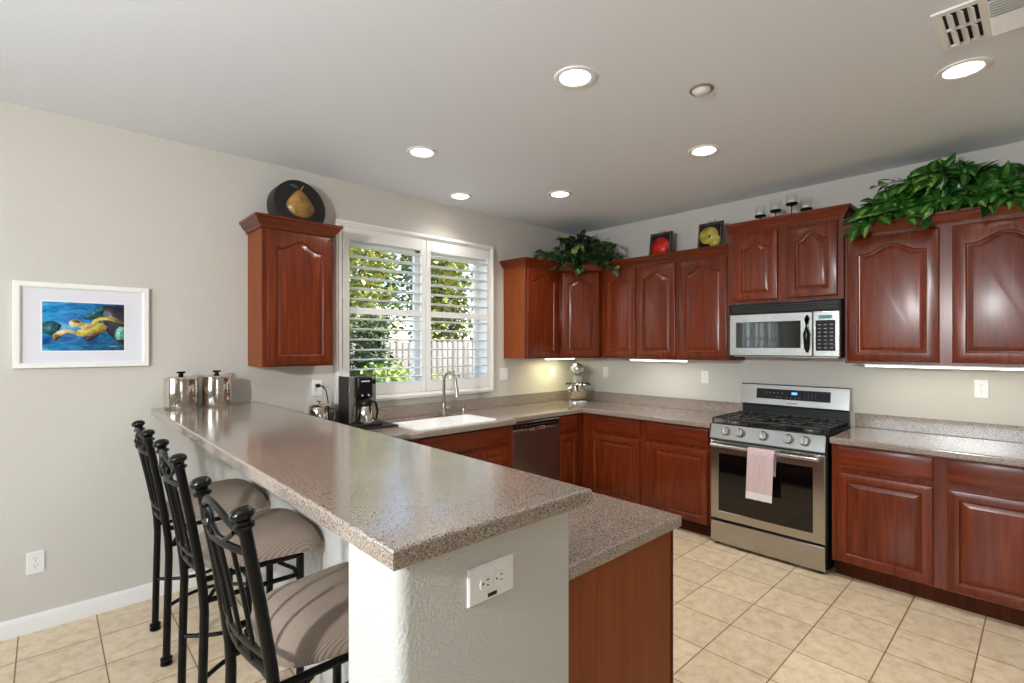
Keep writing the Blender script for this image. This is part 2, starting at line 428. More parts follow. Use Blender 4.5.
# ------------------------------------------------------------------ cabinets
def frame_fn(P, u, n):
    P, u, n = Vector(P), Vector(u), Vector(n)
    return lambda s, d, z: Vector((P.x + u.x * s + n.x * d, P.y + u.y * s + n.y * d, z))
NT = 26
def outline(w, z0, z1, i, drop):
    pts = [(i, z0 + i), (w - i, z0 + i)]
    for k in range(NT + 1):
        t = 1 - 2 * k / NT
        s = w / 2 + t * (w / 2 - i)
        sh = .5 + .5 * math.cos(PI * min(abs(t) / .84, 1))
        pts.append((s, z1 - i - drop * (1 - sh)))
    return pts
def door(cab, F, w, z0, z1, drop=0, stile=.055, mat='cherry', name='door'):
    T = .02
    lp = []
    for i, d, dr in ((0, 0, 0), (0, T - .006, 0), (.002, T - .002, 0), (.007, T, 0), (stile, T, drop), (stile + .005, T - .006, drop), (stile + .007, T - .009, drop)):
        lp.append([F(s, d, z) for s, z in outline(w, z0, z1, i, dr)])
    mb = MB(); mb.loops(lp, True, False)
    f = mb.build(name, mat, cab, 30)
    lp = []
    for i, d in ((stile + .006, T - .012), (stile + .007, T - .009), (stile + .012, T - .010), (stile + .034, T - .0025), (stile + .037, T - .002)):
        lp.append([F(s, d, z) for s, z in outline(w, z0, z1, i, drop)])
    MB().loops(lp, True, True).build('raised_panel', mat, f, 22)
    return f
def drawer_front(cab, F, w, z0, z1, name='drawer'):
    T = .02; lp = []
    for i, d in ((0, 0), (0, T - .011), (.003, T - .005), (.018, T - .0005), (.020, T)):
        lp.append([F(s, d, z) for s, z in ((i, z0 + i), (w - i, z0 + i), (w - i, z1 - i), (i, z1 - i))])
    return MB().loops(lp).build(name, 'cherry_h', cab, 25)
CROWN = [(0, 0), (.010, 0), (.012, .012), (.018, .02), (.032, .036), (.040, .048), (.042, .056), (.052, .060), (.052, .075), (0, .075)]
def crown(cab, pts, ztop, prev=None, nxt=None):
    P = [Vector(p) for p in pts]
    A = ([Vector(prev)] if prev else []) + P + ([Vector(nxt)] if nxt else [])
    k0 = 1 if prev else 0; L = []
    nrm = lambda a, b: Vector(((b - a).y, -(b - a).x)).normalized()      # outward = right-hand side when walking left to right in view
    for i in range(k0, k0 + len(P)):
        if i == 0: m = nrm(A[0], A[1])
        elif i == len(A) - 1: m = nrm(A[-2], A[-1])
        else:
            a, b = nrm(A[i - 1], A[i]), nrm(A[i], A[i + 1]); m = (a + b).normalized(); m = m / m.dot(a)
        L.append([Vector((A[i].x + m.x * o, A[i].y + m.y * o, ztop - .075 + z)) for o, z in CROWN])
    if prev: d_ = (P[1] - P[0]).normalized() * .0008; L[0] = [p + Vector((d_.x, d_.y, 0)) for p in L[0]]
    if nxt: d_ = (P[-1] - P[-2]).normalized() * .0008; L[-1] = [p - Vector((d_.x, d_.y, 0)) for p in L[-1]]
    MB().loops(L).build('crown_molding', 'cherry_h', cab, 30)
UZ0, UZ1, CT = 1.388, 2.262, 2.337
UD = .305
# upper cabinet left of the window
c = thing('upper_cabinet', 'single-door cherry upper cabinet left of the shuttered window, round pear box on top', 'cabinet', (-3.17, 0, 1.375), 'cherry upper cabinets', world=True)
MB().box(-3.398, -.30, 1.375, -2.945, -.0008, UZ1).build('body', 'veneer_lit', c)
MB().box(-3.40, -.302, 1.375, -2.943, -.285, UZ1 + .01).build('face_frame', 'cherry', c)
door(c, frame_fn((-3.372, -.302), (1, 0), (0, -1)), .412, 1.388, 2.245, .055, .055)
crown(c, [(-3.40, -.001), (-3.40, -.302), (-2.943, -.302), (-2.943, -.001)], 2.33)
MB().box(-3.40, -.302, 2.262, -2.943, -.001, 2.275).build('top_board', 'veneer_lit', c)
# corner run
D45 = Vector((1, -1)).normalized()
c = thing('upper_cabinet', 'single-door cherry upper cabinet right of the window with side panel in a lit orange tone', 'cabinet', (-.85, 0, UZ0), 'cherry upper cabinets', world=True)
MB().box(-1.088, -UD, UZ0, -.612, -.0008, UZ1).build('body', 'veneer_lit', c)
MB().box(-1.09, -UD - .002, UZ0, -.612, -UD + .015, UZ1 + .01).build('face_frame', 'cherry', c)
door(c, frame_fn((-1.072, -UD - .002), (1, 0), (0, -1)), .425, 1.405, 2.245, .055)
crown(c, [(-1.09, -.001), (-1.09, -UD), (-.61, -UD)], CT, nxt=(-UD, -.61))
MB().box(-1.088, -UD, 2.262, -.612, -.001, 2.275).build('top_board', 'veneer_lit', c)
c = thing('upper_cabinet', 'diagonal cherry corner upper cabinet under the ivy plant', 'cabinet', (-.3, -.3, UZ0), 'cherry upper cabinets', world=True)
pl = [(-.0008, -.0008), (-.609, -.0008), (-.609, -UD), (-UD, -.609), (-.0008, -.609)]
MB().prism(pl, UZ0, 2.275).build('body', 'cherry', c, 0)
n45 = Vector((-1, -1)).normalized(); dl = math.hypot(.304, .304)
door(c, frame_fn((-.609 + .004 * n45.x + .032 * D45.x, -UD + .004 * n45.y + .032 * D45.y), D45, n45), dl - .064, 1.405, 2.245, .055)
crown(c, [(-.61, -UD), (-UD, -.61)], CT, prev=(-1.09, -UD), nxt=(-UD, -1.4))
c = thing('upper_cabinet', 'two-door cherry upper cabinet between the corner and the wider single-door cabinet', 'cabinet', (0, -1.02, UZ0), 'cherry upper cabinets', world=True)
MB().box(-UD, -1.4385, UZ0, -.0008, -.611, UZ1).build('body', 'cherry', c)
FB = lambda y, x=-UD - .002: frame_fn((x, y), (0, -1), (-1, 0))
MB().box(-UD - .002, -1.4385, UZ0, -UD + .015, -.611, UZ1 + .01).build('face_frame', 'cherry', c)
door(c, FB(-.640), .365, 1.405, 2.245, .055); door(c, FB(-1.030), .385, 1.405, 2.245, .055)
crown(c, [(-UD, -.61), (-UD, -1.4392)], CT, prev=(-.61, -UD))
MB().box(-UD, -1.4385, 2.262, -.001, -.611, 2.275).build('top_board', 'veneer_lit', c)
c = thing('upper_cabinet', 'wider single-door cherry upper cabinet just left of the microwave, pear picture on top', 'cabinet', (0, -1.66, UZ0), 'cherry upper cabinets', world=True)
MB().box(-UD, -1.889, UZ0, -.0008, -1.4395, UZ1).build('body', 'cherry', c)
MB().box(-UD - .002, -1.889, UZ0, -UD + .015, -1.4395, UZ1 + .01).build('face_frame', 'cherry', c)
door(c, FB(-1.455), .418, 1.405, 2.245, .055)
crown(c, [(-UD, -1.4402), (-UD, -1.889)], CT)
MB().box(-UD, -1.889, 2.262, -.001, -1.4395, 2.275).build('top_board', 'veneer_lit', c)
# above the microwave
MX = -.335
c = thing('upper_cabinet', 'short raised two-door cherry cabinet above the microwave', 'cabinet', (0, -2.3, 1.84), 'cherry upper cabinets', world=True)
MB().box(MX, -2.6925, 1.84, -.0008, -1.8905, 2.41).build('body', 'cherry', c)
MB().box(MX - .002, -2.6935, 1.84, MX + .015, -1.8905, 2.415).build('face_frame', 'cherry', c)
door(c, FB(-1.945, MX - .002), .325, 1.865, 2.39, .055); door(c, FB(-2.335, MX - .002), .325, 1.865, 2.39, .055)
crown(c, [(MX, -1.8905), (MX, -2.6935), (-.001, -2.6935)], 2.482)
MB().box(MX, -2.6925, 2.41, -.001, -1.8905, 2.42).build('top_board', 'veneer_lit', c)
# right of the microwave
c = thing('upper_cabinet', 'large two-door cherry upper cabinet right of the microwave under the trailing pothos', 'cabinet', (0, -3.24, UZ0), 'cherry upper cabinets', world=True)
MB().box(-UD, -3.80, UZ0, -.0008, -2.6955, UZ1).build('body', 'cherry', c)
MB().box(-UD - .002, -3.80, UZ0, -UD + .015, -2.6955, UZ1 + .01).build('face_frame', 'cherry', c)
door(c, FB(-2.713), .488, 1.405, 2.245, .055, .06); door(c, FB(-3.262), .47, 1.405, 2.245, .055, .06)
crown(c, [(-UD, -2.6955), (-UD, -3.80)], CT)
MB().box(-UD, -3.80, 2.262, -.001, -2.6955, 2.275).build('top_board', 'veneer_lit', c)

# base cabinets
BZ = .872
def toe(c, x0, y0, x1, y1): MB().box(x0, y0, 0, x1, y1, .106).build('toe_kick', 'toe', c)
c = thing('base_cabinet', 'cherry base cabinet with two drawers and two doors left of the range', 'cabinet', (0, -1.25, 0), 'cherry base cabinets', world=True)
MB().box(-.608, -1.8835, .106, -.0008, -.625, BZ).build('body', 'cherry', c)
MB().box(-.61, -1.8835, .106, -.59, -.612, BZ).build('face_frame', 'cherry', c)
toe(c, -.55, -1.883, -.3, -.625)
for y, wd in ((-.715, .535), (-1.315, .545)):
    drawer_front(c, FB(y, -.61), wd, .722, .860); door(c, FB(y, -.61), wd, .112, .690, 0, .05)
c = thing('base_cabinet', 'cherry base cabinet with two drawers and two doors right of the range', 'cabinet', (0, -3.25, 0), 'cherry base cabinets', world=True)
MB().box(-.608, -3.80, .106, -.0008, -2.695, BZ).build('body', 'cherry', c)
MB().box(-.61, -3.80, .106, -.59, -2.694, BZ).build('face_frame', 'cherry', c)
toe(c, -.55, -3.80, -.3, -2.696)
for y in (-2.729, -3.271):
    drawer_front(c, FB(y, -.61), .479, .722, .861); door(c, FB(y, -.61), .479, .118, .690, 0, .05)
FA = lambda x, y=-.61: frame_fn((x, y), (1, 0), (0, -1))
c = thing('base_cabinet', 'narrow cherry base cabinet in the inside corner right of the dishwasher', 'cabinet', (-.8, 0, 0), 'cherry base cabinets', world=True)
MB().box(-.960, -.608, .106, -.626, -.0008, BZ).build('body', 'cherry', c)
MB().box(-.960, -.61, .106, -.6115, -.59, BZ).build('face_frame', 'cherry', c)
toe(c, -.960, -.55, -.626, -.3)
drawer_front(c, FA(-.955), .25, .722, .860); door(c, FA(-.955), .25, .112, .690, 0, .05)
c = thing('base_cabinet', 'cherry sink base cabinet bumped out under the white sink', 'cabinet', (-2.08, 0, 0), 'cherry base cabinets', world=True)
mb = MB()
mb.box(-2.56, -.678, .106, -1.60, -.66, BZ); mb.box(-2.56, -.66, .106, -2.54, -.0008, BZ); mb.box(-1.62, -.66, .106, -1.60, -.0008, BZ); mb.box(-2.56, -.66, .106, -1.60, -.0008, .125)
mb.build('body', 'cherry', c)
toe(c, -2.56, -.62, -1.60, -.3)
drawer_front(c, FA(-2.50, -.678), .84, .728, .860, 'false_front')
door(c, FA(-2.50, -.678), .41, .112, .695, 0, .05); door(c, FA(-2.07, -.678), .41, .112, .695, 0, .05)
c = thing('base_cabinet', 'peninsula base cabinet with plain reddish brown end panel beside the half wall', 'cabinet', (-3.08, -1.7, 0), 'cherry base cabinets', world=True)
MB().box(-3.4065, -2.725, .106, -2.80, -.70, BZ).build('body', 'cherry', c)
MB().box(-3.4065, -2.768, 0, -2.803, -2.7255, BZ).build('end_panel', 'veneer_lit', c)
MB().box(-2.803, -2.771, 0, -2.788, -2.70, BZ, .002).build('corner_stile', 'toe', c)
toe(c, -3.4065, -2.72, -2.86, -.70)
for k in range(3):
    y = -2.66 + k * .64
    fn = frame_fn((-2.80, y), (0, 1), (1, 0))
    drawer_front(c, fn, .58, .722, .860); door(c, fn, .58, .112, .690, 0, .05)

# ------------------------------------------------------------------ worktops
def slab(mb, poly, z0, z1, r, holes=(), mi=0):
    """Flat slab with a rounded upper and lower edge; poly counter-clockwise."""
    n = len(poly)
    ar = sum(poly[i][0] * poly[(i + 1) % n][1] - poly[(i + 1) % n][0] * poly[i][1] for i in range(n))
    if ar < 0: poly = list(reversed(poly))
    P = [Vector(p) for p in poly]
    def inset(d):
        out = []
        for i in range(n):
            a, b, c_ = P[i - 1], P[i], P[(i + 1) % n]
            n1 = Vector((-(b - a).y, (b - a).x)).normalized(); n2 = Vector((-(c_ - b).y, (c_ - b).x)).normalized()
            m = (n1 + n2).normalized(); m = m / max(m.dot(n1), .3)
            out.append(b + m * d)
        return out
    lv = [(r * .5, z0), (0, z0 + r * .5)] + [(r * (1 - math.cos(a)), z1 - r + r * math.sin(a)) for a in (0, PI / 8, PI / 4, 3 * PI / 8, PI / 2)]
    L = [[Vector((p.x, p.y, z)) for p in inset(d)] for d, z in lv]
    bm = mb.bm
    vs = [[bm.verts.new(p) for p in lp] for lp in L]
    for a, b in zip(vs, vs[1:]):
        for i in range(n): bm.faces.new((a[i], a[(i + 1) % n], b[(i + 1) % n], b[i]))
    for ring_, z in ((vs[0], z0), (vs[-1], z1)):
        es = [bm.edges.get((ring_[i], ring_[(i + 1) % n])) for i in range(n)]
        for h in holes:
            hv = [bm.verts.new((x, y, z)) for x, y in h]
            es += [bm.edges.new((hv[i], hv[(i + 1) % len(hv)])) for i in range(len(hv))]
        bmesh.ops.triangle_fill(bm, edges=es, use_beauty=True)
    return mb
CZ0, CZ1 = .874, .914
t = thing('kitchen_worktop', 'L-shaped speckled taupe worktop around the sink and corner, reaching along the peninsula', 'worktop', (-1.5, -.3, CZ0), world=True)
SX0, SX1, SY0, SY1 = -2.48, -1.735, -.645, -.255
poly = [(-.001, -.001), (-3.4065, -.001), (-3.4065, -2.783), (-2.754, -2.783), (-2.754, -.685), (-2.605, -.685), (-2.585, -.725), (-1.60, -.725), (-1.57, -.648), (-.648, -.648), (-.648, -1.884), (-.001, -1.884)]
hole = [(SX0 + .02, SY0 + .02), (SX1 - .02, SY0 + .02), (SX1 - .02, SY1 - .02), (SX0 + .02, SY1 - .02)]
slab(MB(), poly, CZ0, CZ1, .007, [hole]).build('worktop', 'granite', t, 40)
MB().box(-3.406, -.021, CZ1, -.001, -.001, 1.016, .003).build('backsplash', 'granite', t)
MB().box(-.021, -1.884, CZ1, -.001, -.021, 1.016, .003).build('backsplash', 'granite', t)
t = thing('kitchen_worktop', 'short speckled taupe worktop right of the range', 'worktop', (-.3, -3.2, CZ0), world=True)
slab(MB(), [(-.001, -2.690), (-.648, -2.690), (-.648, -3.80), (-.001, -3.80)], CZ0, CZ1, .007).build('worktop', 'granite', t, 40)
MB().box(-.021, -3.80, CZ1, -.001, -2.690, 1.016, .003).build('backsplash', 'granite', t)
t = tag(slab(MB(), [(-3.927, -.001), (-3.927, -2.848), (-3.344, -2.848), (-3.344, -.001)], 1.0955, 1.136, .008).build('bar_counter', 'granite', None, 40),
        'raised speckled taupe breakfast bar top on the white half wall', 'counter')

# ------------------------------------------------------------------ sink, faucet
s = thing('sink', 'white double-basin drop-in sink below the window', 'sink', ((SX0 + SX1) / 2, -.45, .914), world=True)
def rrect(x0, y0, x1, y1, r, n=5):
    return arc(x1 - r, y1 - r, r, 0, 90, n) + arc(x0 + r, y1 - r, r, 90, 180, n) + arc(x0 + r, y0 + r, r, 180, 270, n) + arc(x1 - r, y0 + r, r, 270, 360, n)
mb = MB()
b1 = rrect(SX0 + .04, SY0 + .035, -2.115, SY1 - .035, .05); b2 = rrect(-2.085, SY0 + .035, SX1 - .04, SY1 - .035, .05)
def rimtop(mb, z):
    o = rrect(SX0, SY0, SX1, SY1, .03)
    bm = mb.bm; es = []
    rings = []
    for lp in (o, b1, b2):
        hv = [bm.verts.new((x, y, z)) for x, y in lp]; rings.append(hv)
        es += [bm.edges.new((hv[i], hv[(i + 1) % len(hv)])) for i in range(len(hv))]
    bmesh.ops.triangle_fill(bm, edges=es, use_beauty=True)
    ov = [bm.verts.new((x, y, .9145)) for x, y in rrect(SX0 - .003, SY0 - .003, SX1 + .003, SY1 + .003, .03)]
    for i in range(len(ov)): bm.faces.new((rings[0][i], rings[0][(i + 1) % len(ov)], ov[(i + 1) % len(ov)], ov[i]))
rimtop(mb, .922)
mb.build('rim', 'white', s, 40)
for lp in (b1, b2):
    xs = [p[0] for p in lp]; ys = [p[1] for p in lp]; cx, cy = (min(xs) + max(xs)) / 2, (min(ys) + max(ys)) / 2
    L = []
    for k, z in ((1, .922), (.98, .912), (.95, .80), (.90, .745), (.78, .735), (.1, .732)):
        L.append([Vector((cx + (x - cx) * k, cy + (y - cy) * k, z)) for x, y in lp])
    b = MB().loops(L, False, True).build('basin', 'white', s, 40)
    MB().lathe([(.035, .7335), (.035, .736), (.03, .737), (.012, .7345)], (cx, cy, 0)).build('drain', 'chrome', b)
f = thing('faucet', 'brushed nickel gooseneck faucet with side lever behind the sink', 'faucet', (-1.91, -.155, .9142), world=True)
fx, fy = -1.91, -.155
MB().prism([(fx + .125 * math.cos(a) * (1 if True else 0), fy + .03 * math.sin(a)) for a in [2 * PI * k / 28 for k in range(28)]], .9142, .920).build('base_plate', 'nickel', f, 40)
MB().lathe([(.026, .920), (.026, .925), (.022, .93), (.021, 1.01), (.019, 1.02)], (fx, fy, 0), 20).build('body', 'nickel', f)
pts = [(fx, fy, 1.0), (fx, fy, 1.20)] + [(fx, fy - .085 + .085 * math.cos(a), 1.20 + .085 * math.sin(a)) for a in [PI * k / 12 * .94 for k in range(1, 13)]]
pts += [(fx, pts[-1][1] - .006, 1.17)]
MB().tube(pts, .0125, 12).build('spout', 'nickel', f)
e = Vector(pts[-1]); MB().tube([e, e + Vector((0, -.006, -.03)), e + Vector((0, -.012, -.08))], [.0135, .017, .019], 14).build('spray_head', 'nickel', f)
hb = MB().tube([(fx, fy, .975), (fx + .045, fy - .015, .978)], .014, 12).build('valve', 'nickel', f)
MB().tube([(fx + .042, fy - .014, .978), (fx + .054, fy - .018, .995), (fx + .062, fy - .022, 1.035)], [.009, .008, .006], 10).build('lever', 'nickel', f)
MB().lathe([(.019, 0), (.019, .045), (.017, .05), (.002, .051)], (-1.70, -.155, .9142), 18).build('x', 'nickel')
o = bpy.data.objects['x']; o.name = 'air_gap_cap'; tag(o, 'small brushed nickel cylinder cap right of the faucet', 'cap')

# ------------------------------------------------------------------ dishwasher
d = thing('dishwasher', 'stainless dishwasher with black control strip under the counter right of the sink', 'dishwasher', (-1.27, 0, 0), world=True)
MB().box(-1.575, -.60, .10, -.967, -.02, .868).build('body', 'black_satin', d)
MB().box(-1.572, -.632, .12, -.970, -.601, .795, .006).build('door', 'steel_dark', d)
p = MB().box(-1.572, -.636, .798, -.970, -.601, .862, .006).build('control_panel', 'steel', d)
mb = MB().box(-1.555, -.638, .808, -1.0, -.635, .850); mb.build('button_strip', 'black', p)
mb = MB()
for k in range(10): mb.box(-1.52 + k * .05, -.6388, .828, -1.49 + k * .05, -.638, .832)
mb.build('button_marks', 'print_grey', p)
mb = MB(); mb.box(-1.345, -.665, .785, -1.195, -.63, .797, .003); mb.box(-1.345, -.665, .797, -1.195, -.655, .815, .003)
mb.build('handle', 'chrome', d)
MB().box(-1.57, -.54, 0, -.972, -.5, .10).build('toe_kick', 'black_satin', d)

# ------------------------------------------------------------------ range
RY0, RY1 = -1.889, -2.685   # left and right sides
g = thing('gas_range', 'stainless gas range with black oven window between the base cabinets', 'range', (-.33, -2.28, 0), world=True)
RR = -2.672
MB().box(-.625, RR, .03, -.025, RY0 - .004, .905).build('body', 'black_satin', g)
mb = MB()
for x in (-.6, -.06):
    for y in (RR + .04, RY0 - .04): mb.lathe([(.02, 0), (.02, .03)], (x, y, 0), 12)
mb.build('feet', 'black_satin', g)
MB().box(-.658, RR + .004, .022, -.6255, RY0 - .008, .187, .006).build('storage_drawer', 'steel', g)
od = MB()
ox0, ox1 = RY0 - .008, RR + .004
ring_pts = lambda i, x, z0, z1: [Vector((x, ox0 - i, z0 + i)), Vector((x, ox1 + i, z0 + i)), Vector((x, ox1 + i, z1 - i)), Vector((x, ox0 - i, z1 - i))]
def oring(x, y0, y1, z0, z1): return [Vector((x, y0, z0)), Vector((x, y1, z0)), Vector((x, y1, z1)), Vector((x, y0, z1))]
od.loops([oring(-.626, ox0, ox1, .200, .792), oring(-.656, ox0, ox1, .200, .792), oring(-.662, ox0 - .006, ox1 + .006, .206, .786), oring(-.662, -1.958, -2.597, .262, .700), oring(-.655, -1.962, -2.593, .266, .696)], True, True)
dr = od.build('oven_door', 'steel', g, 30)
MB().box(-.658, -2.593, .266, -.655, -1.962, .696).build('oven_window', 'glass_black', dr)
hp = MB().tube([(-.712, -1.925, .765), (-.712, -2.645, .765)], .0135, 14).build('handle', 'steel', dr)
mb = MB()
for y in (-1.95, -2.62): mb.box(-.712, y - .014, .755, -.66, y + .014, .778, .004)
mb.build('handle_bracket', 'steel', hp)
cp = MB()
cp.loops([[Vector(p) for p in ((-.626, y, .800), (-.655, y, .800), (-.668, y, .812), (-.645, y, .915), (-.626, y, .922))] for y in (ox0, ox1)])
cpo = cp.build('control_panel', 'steel', g, 30)
tilt = math.atan2(.023, .103)
for y in (-2.014, -2.118, -2.281, -2.445, -2.548):
    mt = Matrix.Translation((-.656, y, .868)) @ Matrix.Rotation(-PI / 2 + tilt, 4, 'Y')
    k = MB().lathe([(.035, 0), (.035, .004), (.031, .008), (.0295, .03), (.026, .034), (.001, .034)], n=24, mat=mt).build('knob', 'steel', cpo)
    mb = MB(); mb.box(-.028, -.0055, .030, .028, .0055, .048, .003, rot=mt); mb.build('grip', 'steel', k)
MB().box(-.632, RR, .905, -.075, RY0 - .004, .921, .004).build('cooktop', 'black', g)
for (y0, y1) in ((-1.90, -2.148), (-2.152, -2.408), (-2.412, -2.66)):
    mb = MB(); z = .955; x0, x1 = -.618, -.10; r_ = .0075
    def bar(a, b): mb.tube([a, b], r_, 6)
    bar((x0, y0, z), (x1, y0, z)); bar((x0, y1, z), (x1, y1, z)); bar((x0, y0, z), (x0, y1, z)); bar((x1, y0, z), (x1, y1, z)); bar(((x0 + x1) / 2, y0, z), ((x0 + x1) / 2, y1, z))
    for i in range(1, 4):
        yy = y0 + (y1 - y0) * i / 4
        bar((x0, yy, z), (x0 + .09, yy, z)); bar((x1, yy, z), (x1 - .09, yy, z)); bar(((x0 + x1) / 2 - .09, yy, z), ((x0 + x1) / 2 + .09, yy, z))
    for xx in (x0 + .13, x1 - .13):
        bar((xx, y0, z), (xx, y0 + (y1 - y0) * .3, z)); bar((xx, y1, z), (xx, y1 - (y1 - y0) * .3, z))
    for a in (x0, x1):
        for b_ in (y0, y1): mb.tube([(a, b_, z), (a, b_, .922)], .009, 6)
    mb.build('grate', 'castiron', g)
for x, y, rr in ((-.49, -2.02, .045), (-.23, -2.02, .036), (-.36, -2.28, .05), (-.49, -2.54, .036), (-.23, -2.54, .045)):
    b = MB().lathe([(rr + .015, .921), (rr + .012, .932), (rr, .934)], (x, y, 0), 24).build('burner', 'steel_dark', g)
    MB().lathe([(rr, .934), (rr, .942), (rr - .006, .945), (.001, .945)], (x, y, 0), 24).build('burner_cap', 'castiron', b)
MB().box(-.075, RR + .012, .905, -.022, RY0 - .012, 1.02).build('rear_vent', 'black_satin', g)
bg = MB()
bg.loops([[Vector(p) for p in ((-.022, y, 1.02), (-.085, y, 1.024), (-.10, y, 1.035), (-.078, y, 1.19), (-.07, y, 1.197), (-.022, y, 1.197))] for y in (RY0 - .004, RR)])
bgo = bg.build('backguard', 'steel', g, 30)
tl = math.atan2(.022, .155)
mt = Matrix.Translation((-.0895, -2.29, 1.118)) @ Matrix.Rotation(tl, 4, 'Y')
dp = MB(); dp.box(-.004, -.262, -.037, .004, .27, .043, .002, rot=mt); dpo = dp.build('display_panel', 'black', bgo)
mb = MB(); mb.box(-.0048, .005, .005, -.004, -.035, .024, rot=mt); mb.build('clock_display', 'blue', dpo)
mb = MB()
for i in range(5):
    mb.box(-.0046, .20 - i * .03, .012, -.004, .188 - i * .03, .016, rot=mt)
for i in range(2): mb.box(-.0046, .12 - i * .03, -.022, -.004, .108 - i * .03, -.017, rot=mt)
for i in range(4): mb.box(-.0046, .045 - i * .03, -.022, -.004, .033 - i * .03, -.017, rot=mt)
for i in range(4):
    for j in range(3): mb.box(-.0046, -.085 - i * .025, -.018 + j * .02, -.004, -.091 - i * .025, -.014 + j * .02, rot=mt)
mb.build('button_marks', 'print_grey', dpo)
mt2 = Matrix.Translation((-.0985, -2.285, 1.055)) @ Matrix.Rotation(tl, 4, 'Y')
mb = MB(); mb.box(-.0025, -.035, -.006, .003, .035, .006, rot=mt2); mb.build('badge', 'steel_dark', bgo)
# towel over the handle
tw = thing('dish_towel', 'pinkish folded dish towel with white hem hanging on the oven handle', 'towel', (-.73, -2.28, .42), world=True)
def towelprof(y, k):
    hx, hz, r_ = -.712, .765, .0155
    wv = .003 * math.sin(k * 1.3) + .0015 * math.sin(k * 2.9)
    fr = [(hx - r_ - .008 - wv - .006 * max(0, (.76 - z) * 2), z) for z in (.425, .45, .476, .478, .56, .66, .74)]
    top = [(hx + (r_ + .004) * math.cos(a), hz + .002 + (r_ + .004) * math.sin(a)) for a in (PI, .75 * PI, PI / 2, .25 * PI, 0)]
    bk = [(hx + r_ + .006, z) for z in (.70, .64, .60)]
    return fr + top + bk
mb = MB(); G = []; NY = 16
for k in range(NY + 1):
    y = -2.203 - .178 * k / NY
    G.append([mb.bm.verts.new((x, y - .012 * (1 - (z - .42) / .36) * 0 + .035 * (.78 - z), z)) for x, z in towelprof(y, k)])
for a, b in zip(G, G[1:]):
    for i in range(len(a) - 1):
        fc = mb.bm.faces.new((a[i], a[i + 1], b[i + 1], b[i])); fc.material_index = 1 if i < 2 else 0
bmesh.ops.solidify(mb.bm, geom=mb.bm.faces[:], thickness=.007)
mb.build('cloth', ['towel', 'towel_band'], tw, 60)

# ------------------------------------------------------------------ microwave
m = thing('microwave', 'stainless over-the-range microwave with dark window above the gas range', 'microwave', (-.2, -2.31, 1.43), world=True)
my0, my1 = -1.932, -2.688
MB().box(-.385, my1, 1.432, -.001, my0, 1.838).build('body', 'black_satin', m)
vg = MB().box(-.40, my1, 1.757, -.385, my0, 1.836, .003).build('vent_grille', 'black', m)
mb = MB()
for k in range(4): mb.box(-.404, my1 + .02, 1.771 + k * .014, -.398, my0 - .02, 1.776 + k * .014)
mb.build('grille_slat', 'black_satin', vg)
dm = MB(); dy1 = -2.522
dm.loops([oring(-.386, my0, dy1, 1.434, 1.754), oring(-.402, my0, dy1, 1.434, 1.754), oring(-.407, my0 - .005, dy1 + .005, 1.439, 1.749), oring(-.407, -1.982, -2.446, 1.493, 1.692), oring(-.402, -1.986, -2.442, 1.497, 1.688)], True, True)
dmo = dm.build('door', 'steel', m, 30)
MB().box(-.4045, -2.442, 1.497, -.402, -1.986, 1.688).build('door_window', 'micro_glass', dmo)
mb = MB(); mb.tube([(-.405, -2.488, 1.464), (-.424, -2.488, 1.49), (-.434, -2.488, 1.595), (-.424, -2.488, 1.70), (-.405, -2.488, 1.726)], [.009, .015, .02, .015, .009], 12, flat=(1, .6)); mb.build('handle', 'black', dmo)
cpn = MB().box(-.406, my1, 1.434, -.385, dy1 - .003, 1.754, .004).build('control_panel', 'steel', m)
kp = MB().box(-.409, -2.662, 1.474, -.405, -2.542, 1.690, .002).build('keypad', 'black', cpn)
MB().box(-.409, -2.642, 1.700, -.405, -2.560, 1.724, .001).build('display', 'teal', cpn)
mb = MB()
for i in range(3):
    for j in range(7): mb.box(-.4095, -2.556 - i * .037, 1.492 + j * .027, -.409, -2.576 - i * .037, 1.500 + j * .027)
mb.build('key_marks', 'print_grey', kp)
MB().box(-.36, my1 + .02, 1.424, -.03, my0 - .02, 1.4315).build('underside_filter', 'steel_dark', m)

# ------------------------------------------------------------------ ceiling fixtures
cans = [(-2.58, -2.154, 'recessed ceiling light nearest the camera, above the bar'), (-2.605, -.893, 'leftmost recessed ceiling light, above the cabinet left of the window'),
        (-1.845, -.30, 'small recessed ceiling light closest to the window wall, above the sink'), (-1.276, -.907, 'recessed ceiling light nearest the ivy corner of the room'),
        (-1.292, -2.153, 'recessed ceiling light in front of the microwave cabinet'), (-1.344, -3.40, 'recessed ceiling light beside the air vent at right')]
proto = None
for x, y, lab in cans:
    if proto is None:
        proto = thing('ceiling_light', lab, 'light', (x, y, H), 'recessed ceiling lights')
        MB().lathe([(.098, -.0005), (.096, -.006), (.085, -.009), (.072, -.006), (.070, -.0005)], n=36, cap0=False, cap1=False).build('trim_ring', 'trim', proto)
        MB().lathe([(.0705, -.0012), (.06, -.005), (.03, -.0065), (.001, -.007)], n=36, cap0=True).build('lens', 'lamp', proto)
    else: dup(proto, (x, y, H), 0, lab)
    light('can_light', 'SPOT', (x, y, H - .03), 36 if y < -.5 else 12, (1, .97, .93), (x, y, 0), spot_size=math.radians(135), spot_blend=.8, shadow_soft_size=.06)
sd = thing('smoke_detector', 'small round white ceiling disc with dark rim between the ceiling lights', 'detector', (-2.043, -2.506, H))
MB().lathe([(.056, -.0005), (.056, -.008), (.05, -.012), (.046, -.006), (.046, -.0005)], n=28, cap0=False, cap1=False).build('rim', 'nickel', sd)
MB().lathe([(.0455, -.0005), (.044, -.012), (.03, -.022), (.001, -.024)], n=28).build('cover', 'plastic', sd)
v = thing('air_vent', 'white rectangular ceiling air register in the upper right corner of the picture', 'vent', (-1.767, -3.66, H), world=True)
